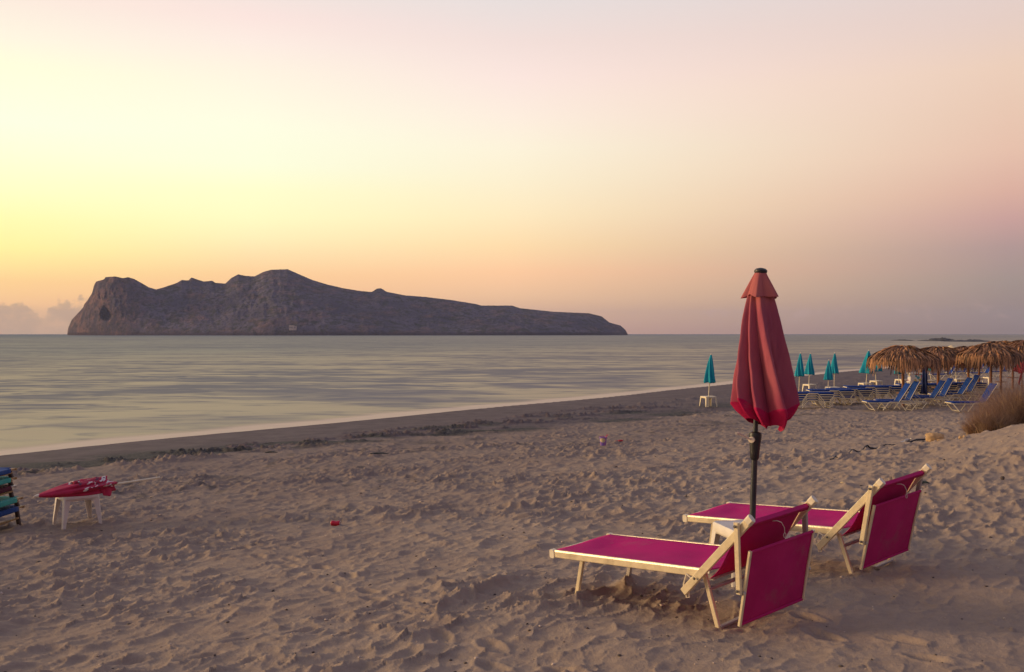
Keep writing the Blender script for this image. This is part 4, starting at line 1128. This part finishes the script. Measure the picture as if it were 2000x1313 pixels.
# ------------------------------------------------------------------ dry bushes
def make_bush(label, c, rx, ry, h, n, seed, lean=(0, 0), dark=0):
    rnd = np.random.RandomState(seed); z0 = gm(c[0], c[1])
    t = thing('dry_bush', label, 'bush', (c[0], c[1], z0), 0, 'dry bushes on the dune')
    vs, fs, tone = [], [], []
    for k in range(n):
        a = rnd.rand()*2*math.pi; q = rnd.rand()**.6
        x0, y0 = rx*q*math.cos(a)*.75, ry*q*math.sin(a)*.75
        zb = gm(c[0]+x0, c[1]+y0)-z0
        out = Vector((x0/rx, y0/ry, 0))*.9+Vector((rnd.normal()*.30+lean[0], rnd.normal()*.30+lean[1], 0))
        L = h*(.45+.55*rnd.rand())*(1.05-.45*q); d = Vector((out.x*.75, out.y*.75, 1.0)).normalized()
        p = Vector((x0, y0, zb-.03)); tn = rnd.rand()**1.2*(1-.3*dark); w = .0035+.003*rnd.rand()
        side = Vector((math.cos(a*3), math.sin(a*3), 0)); seg = 4; st = len(vs)
        for s in range(seg+1):
            ww = w*(1-.7*s/seg)
            vs += [tuple(p-side*ww), tuple(p+side*ww)]; tone += [tn*(.5+.5*s/seg)]*2
            p = p+d*(L/seg); d = (d+Vector((rnd.normal()*.10+out.x*.10, rnd.normal()*.10+out.y*.10, -.05))).normalized()
            if s >= 1 and rnd.rand() < .75:       # short side twigs
                e = (d+Vector((rnd.normal()*.5, rnd.normal()*.5, rnd.rand()*.3))).normalized(); l2 = L*.22*(.5+rnd.rand())
                p2 = p+e*l2; p3 = p2+(e+Vector((0,0,.3))).normalized()*l2*.6; o = len(vs)
                # twigs are added afterwards to keep the strip order
                tw.append((p.copy(), p2, p3, ww*.6, tn))
        fs += [(st+2*s, st+2*s+1, st+2*s+3, st+2*s+2) for s in range(seg)]
    for (p, p2, p3, ww, tn) in tw:
        o = len(vs); sd_ = Vector((ww, ww, 0))
        for g in (p, p2, p3): vs += [tuple(g-sd_), tuple(g+sd_)]; tone += [tn]*2
        fs += [(o, o+1, o+3, o+2), (o+2, o+3, o+5, o+4)]
    tw.clear()
    mb = MB(); mb.add(vs, fs); build(mb, 'stems', 'straw', t, attrs={'tone': tone}, smooth=0)
    return t
tw = []
q = at_depth(1930, 800, 17.4)
make_bush('low dry brown bush at the foot of the dune, left end of the thicket', (q.x, q.y), .44, .42, .44, 1200, 1)
q = at_depth(2000, 800, 18.0)
make_bush('large dry brown bush at the right edge on the dune', (q.x, q.y), .72, .6, .88, 2100, 2)
q = at_depth(1968, 800, 19.3)
make_bush('tall dry bush with thin reddish twigs in the middle of the thicket', (q.x, q.y), .60, .6, .92, 1300, 3)

# ------------------------------------------------------------------ litter, stones, toys
def ground_pt(px, py):
    p = at_ground(px, py); p.z = gz(p.x, p.y); return p
b = ground_pt(1178, 872); b.z += .045
bk = thing('toy_bucket', 'purple printed toy bucket standing on the sand', 'bucket', b, .3)
build(MB().lathe([(.058,.0),(.062,.004),(.080,.165),(.090,.172),(.090,.184),(.083,.186),(.076,.170),(.056,.012)], n=22), 'pail', 'bucket', bk)
build(MB().tube([(.085*math.cos(a), .02, .172+.035*math.sin(a)) for a in np.linspace(0, math.pi, 9)], .004, 6), 'handle', 'pink_plastic', bk)
sv = thing('toy_shovel', 'pink toy shovel sticking out of the purple bucket', 'shovel', b, .0)
build(MB().tube([(.02,0,.03), (.085,0,.23)], .008, 8), 'shaft', 'pink_plastic', sv)
build(MB().bar((.070,0,.232), (.112,0,.222), .016, .016), 'grip', 'pink_plastic', sv)
b = ground_pt(1212, 866); b.z += .04
rb = thing('toy_scoop', 'small red plastic toy lying on the sand right of the bucket', 'toy', b, .4)
build(MB().lathe([(.005,0),(.045,.004),(.062,.022),(.060,.036),(.052,.030),(.030,.014)], n=18), 'scoop_bowl', 'red_plastic', rb)
build(MB().bar((-.05,0,.03), (-.125,0,.020), .022, .010), 'handle', 'red_plastic', rb)
b = ground_pt(656, 1019)
cn = thing('drink_can', 'crushed red drink can lying on the sand', 'can', (b.x, b.y, b.z+.040), 0, None, (R(90), 0, R(78)))
def canf(a, q):
    th = 2*math.pi*a; r = .033*(1-.16*math.exp(-((q-.55)/.16)**2)*max(0, math.sin(th+.5))); 
    if q < .06: r = .026+.007*q/.06
    if q > .94: r = .033-.007*(q-.94)/.06
    return (r*math.cos(th), r*math.sin(th), -.058+.116*q)
build(MB().grid(canf, 28, 20, closed=True), 'can_body', 'can', cn, smooth=60)
build(MB().lathe([(.001,-.056),(.024,-.056),(.026,-.060),(.027,-.057)], n=20, caps=False), 'base', 'silver', cn)
build(MB().lathe([(.027,.057),(.026,.061),(.024,.056),(.001,.056)], n=20, caps=False), 'lid', 'silver', cn)
# sandstone block, driftwood pole, stones
def stone(name, px, py, sx, sy, sz, mat, label, cat='stone', seed=1, group=None, sink=.25, boxy=0):
    p = ground_pt(px, py); bm = bmesh.new(); bmesh.ops.create_icosphere(bm, subdivisions=4, radius=1)
    rnd = random.Random(seed); off = Vector((rnd.random()*9, rnd.random()*9, 0))
    for v in bm.verts:
        c = v.co.copy()
        if boxy: c = Vector([math.copysign(abs(k)**(1-.45*boxy), k) for k in c])
        k = 1+.22*float(fbm(np.array([c.x*1.3+off.x]), np.array([c.y*1.3+c.z*1.7+off.y]), seed, 4)[0])
        v.co = Vector((c.x*sx*k, c.y*sy*k, c.z*sz*k))
    me = bpy.data.meshes.new(name); bm.to_mesh(me); bm.free()
    me.polygons.foreach_set('use_smooth', [True]*len(me.polygons))
    o = link(name, me, mat, None, (p.x, p.y, p.z+sz*(1-sink))); o.rotation_euler.z = rnd.uniform(-.4, .4); tag(o, label, cat, group); return o
stone('stone_block', 1826, 860, .135, .10, .085, 'rock', 'pale yellow sandstone block on the sand by the dune', 'stone', 3, None, .1, .8)
SG = 'small stones trailing from the sandstone block'
stone('flat_stone', 1852, 857, .20, .05, .022, 'rock', 'long flat brown stone just right of the sandstone block', 'stone', 5, SG, .2, .4)
stone('small_stone', 1876, 855, .032, .03, .030, 'rock', 'round pale stone, nearer of two beside the bush foot', 'stone', 6, SG, .1)
stone('small_stone', 1884, 851, .028, .03, .027, 'rock', 'round pale stone, farther of two beside the bush foot', 'stone', 7, SG, .1)
stone('small_stone', 1958, 933, .022, .020, .022, 'pebble', 'pale greenish stone alone on the sand right of the far lounger', 'stone', 8, None, .1)
stone('small_stone', 1646, 941, .032, .012, .009, 'canvas', 'cream coloured flat bit lying left of the far lounger headrest', 'litter', 9, None, .0)
stone('small_stone', 1232, 857.5, .045, .015, .010, 'rock', 'pale sliver of shell right of the toy bucket', 'shell', 10, None, .0)
p = [ground_pt(x, y) for x, y in ((1774, 863), (1790, 861), (1808, 858.5), (1820, 857))]
o = build(MB().tube([q+Vector((0,0,.012)) for q in p], [.018,.022,.022,.018], 8), 'driftwood_pole', 'hose', None); tag(o, 'dark straight pole lying left of the sandstone block', 'pole')
pts = [(1622, 897), (1634, 892), (1650, 887), (1668, 883), (1690, 878), (1712, 873), (1735, 868.5), (1752, 866)]
P3 = [ground_pt(*q) for q in pts]; path = []
for i in range(len(P3)-1):
    for s in range(5):
        q = P3[i].lerp(P3[i+1], s/5); q.z = gz(q.x, q.y)+.009+.009*math.sin((i*5+s)*.9); path.append(q)
o = build(MB().tube(path, .014, 8), 'rope', 'hose', None); tag(o, 'dark half buried rope snaking over the sand towards the sandstone block', 'rope')
b = ground_pt(1768, 863)
bt = thing('plastic_bottle', 'small scuffed clear plastic bottle at the end of the rope', 'bottle', (b.x, b.y, b.z+.015), 0, None, (R(60), 0, R(60)))
build(MB().lathe([(.030,-.08),(.036,-.07),(.036,-.02),(.032,-.01),(.036,.0),(.036,.04),(.014,.085),(.013,.10)], n=18), 'bottle_body', 'clear', bt)
build(MB().lathe([(.016,.098),(.016,.115),(.012,.118)], n=14), 'cap', 'cap', bt)
for px, py, l, lb in ((530, 884, .30, 'dark green stick on the sand near the wet band, left one'), (741, 889, .42, 'longer dark green stick on the sand in the middle of the beach'), (1803, 945, .16, 'short curved dark twig right of the far lounger headrest')):
    g = ground_pt(px, py)
    o = build(MB().tube([(-l/2,0,.01), (-l/6,.02,.022), (l/5,-.01,.026), (l/2,.02,.01)], [.010,.018,.016,.006], 7), 'stick', 'stick', None, g); tag(o, lb, 'stick', 'dark sticks lying on the sand')
# pebbles and shell grit nobody could count
def make_pebbles():
    rnd = np.random.RandomState(4); n = 900
    az = np.radians(rnd.uniform(-29, 29, n)); r = 5.0*np.exp(rnd.rand(n)**.8*math.log(4.5)); x = r*np.sin(az); y = r*np.cos(az)
    keep = shore(x, y)[0] > 8; x, y, r = x[keep], y[keep], r[keep]; z = ground(x, y)
    bm = bmesh.new(); bmesh.ops.create_icosphere(bm, subdivisions=1, radius=1); bv = np.array([v.co[:] for v in bm.verts]); bf = np.array([[v.index for v in f.verts] for f in bm.faces]); bm.free()
    V_, F_, T_ = [], [], []
    for i in range(len(x)):
        s = (.0035+.0065*rnd.rand()**2.5)*(1+.05*(r[i]-5)); sc = s*np.array([1+rnd.rand(), 1+.5*rnd.rand(), .6+.3*rnd.rand()]); a = rnd.rand()*6.28
        c, sn = math.cos(a), math.sin(a); q = bv*sc*(1+.2*rnd.randn(len(bv), 1)); q = np.stack([q[:,0]*c-q[:,1]*sn, q[:,0]*sn+q[:,1]*c, q[:,2]], -1)+np.array([x[i], y[i], z[i]+s*.4])
        F_.append(bf+len(V_)*len(bv)); V_.append(q); T_.append(np.full(len(bv), 1.0 if rnd.rand() < .42 else 0.0))
    o = np_mesh('pebbles', np.concatenate(V_), np.concatenate(F_), 'pebble', {'tone': np.concatenate(T_)}); struct(o, 'stuff')
make_pebbles()

# ------------------------------------------------------------------ haze over the sea
def make_haze():
    me = bpy.data.meshes.new('haze'); x = 7200; z0, z1 = -12.5, 160
    v = [(-x,-x,z0),(x,-x,z0),(x,x,z0),(-x,x,z0),(-x,-x,z1),(x,-x,z1),(x,x,z1),(-x,x,z1)]
    me.from_pydata(v, [], [(3,2,1,0),(4,5,6,7),(0,1,5,4),(1,2,6,5),(2,3,7,6),(3,0,4,7)])
    m = bpy.data.materials.new('haze'); m.use_nodes = True; nt = m.node_tree; nt.nodes.clear()
    o = nt.nodes.new('ShaderNodeOutputMaterial'); p = nt.nodes.new('ShaderNodeVolumePrincipled')
    p.inputs['Color'].default_value = (.60,.68,1.0,1); p.inputs['Density'].default_value = HAZE; p.inputs['Anisotropy'].default_value = 0.0
    nt.links.new(p.outputs[0], o.inputs['Volume']); me.materials.append(m)
    ob = bpy.data.objects.new('haze', me); COL.objects.link(ob); struct(ob, 'stuff')
make_haze()
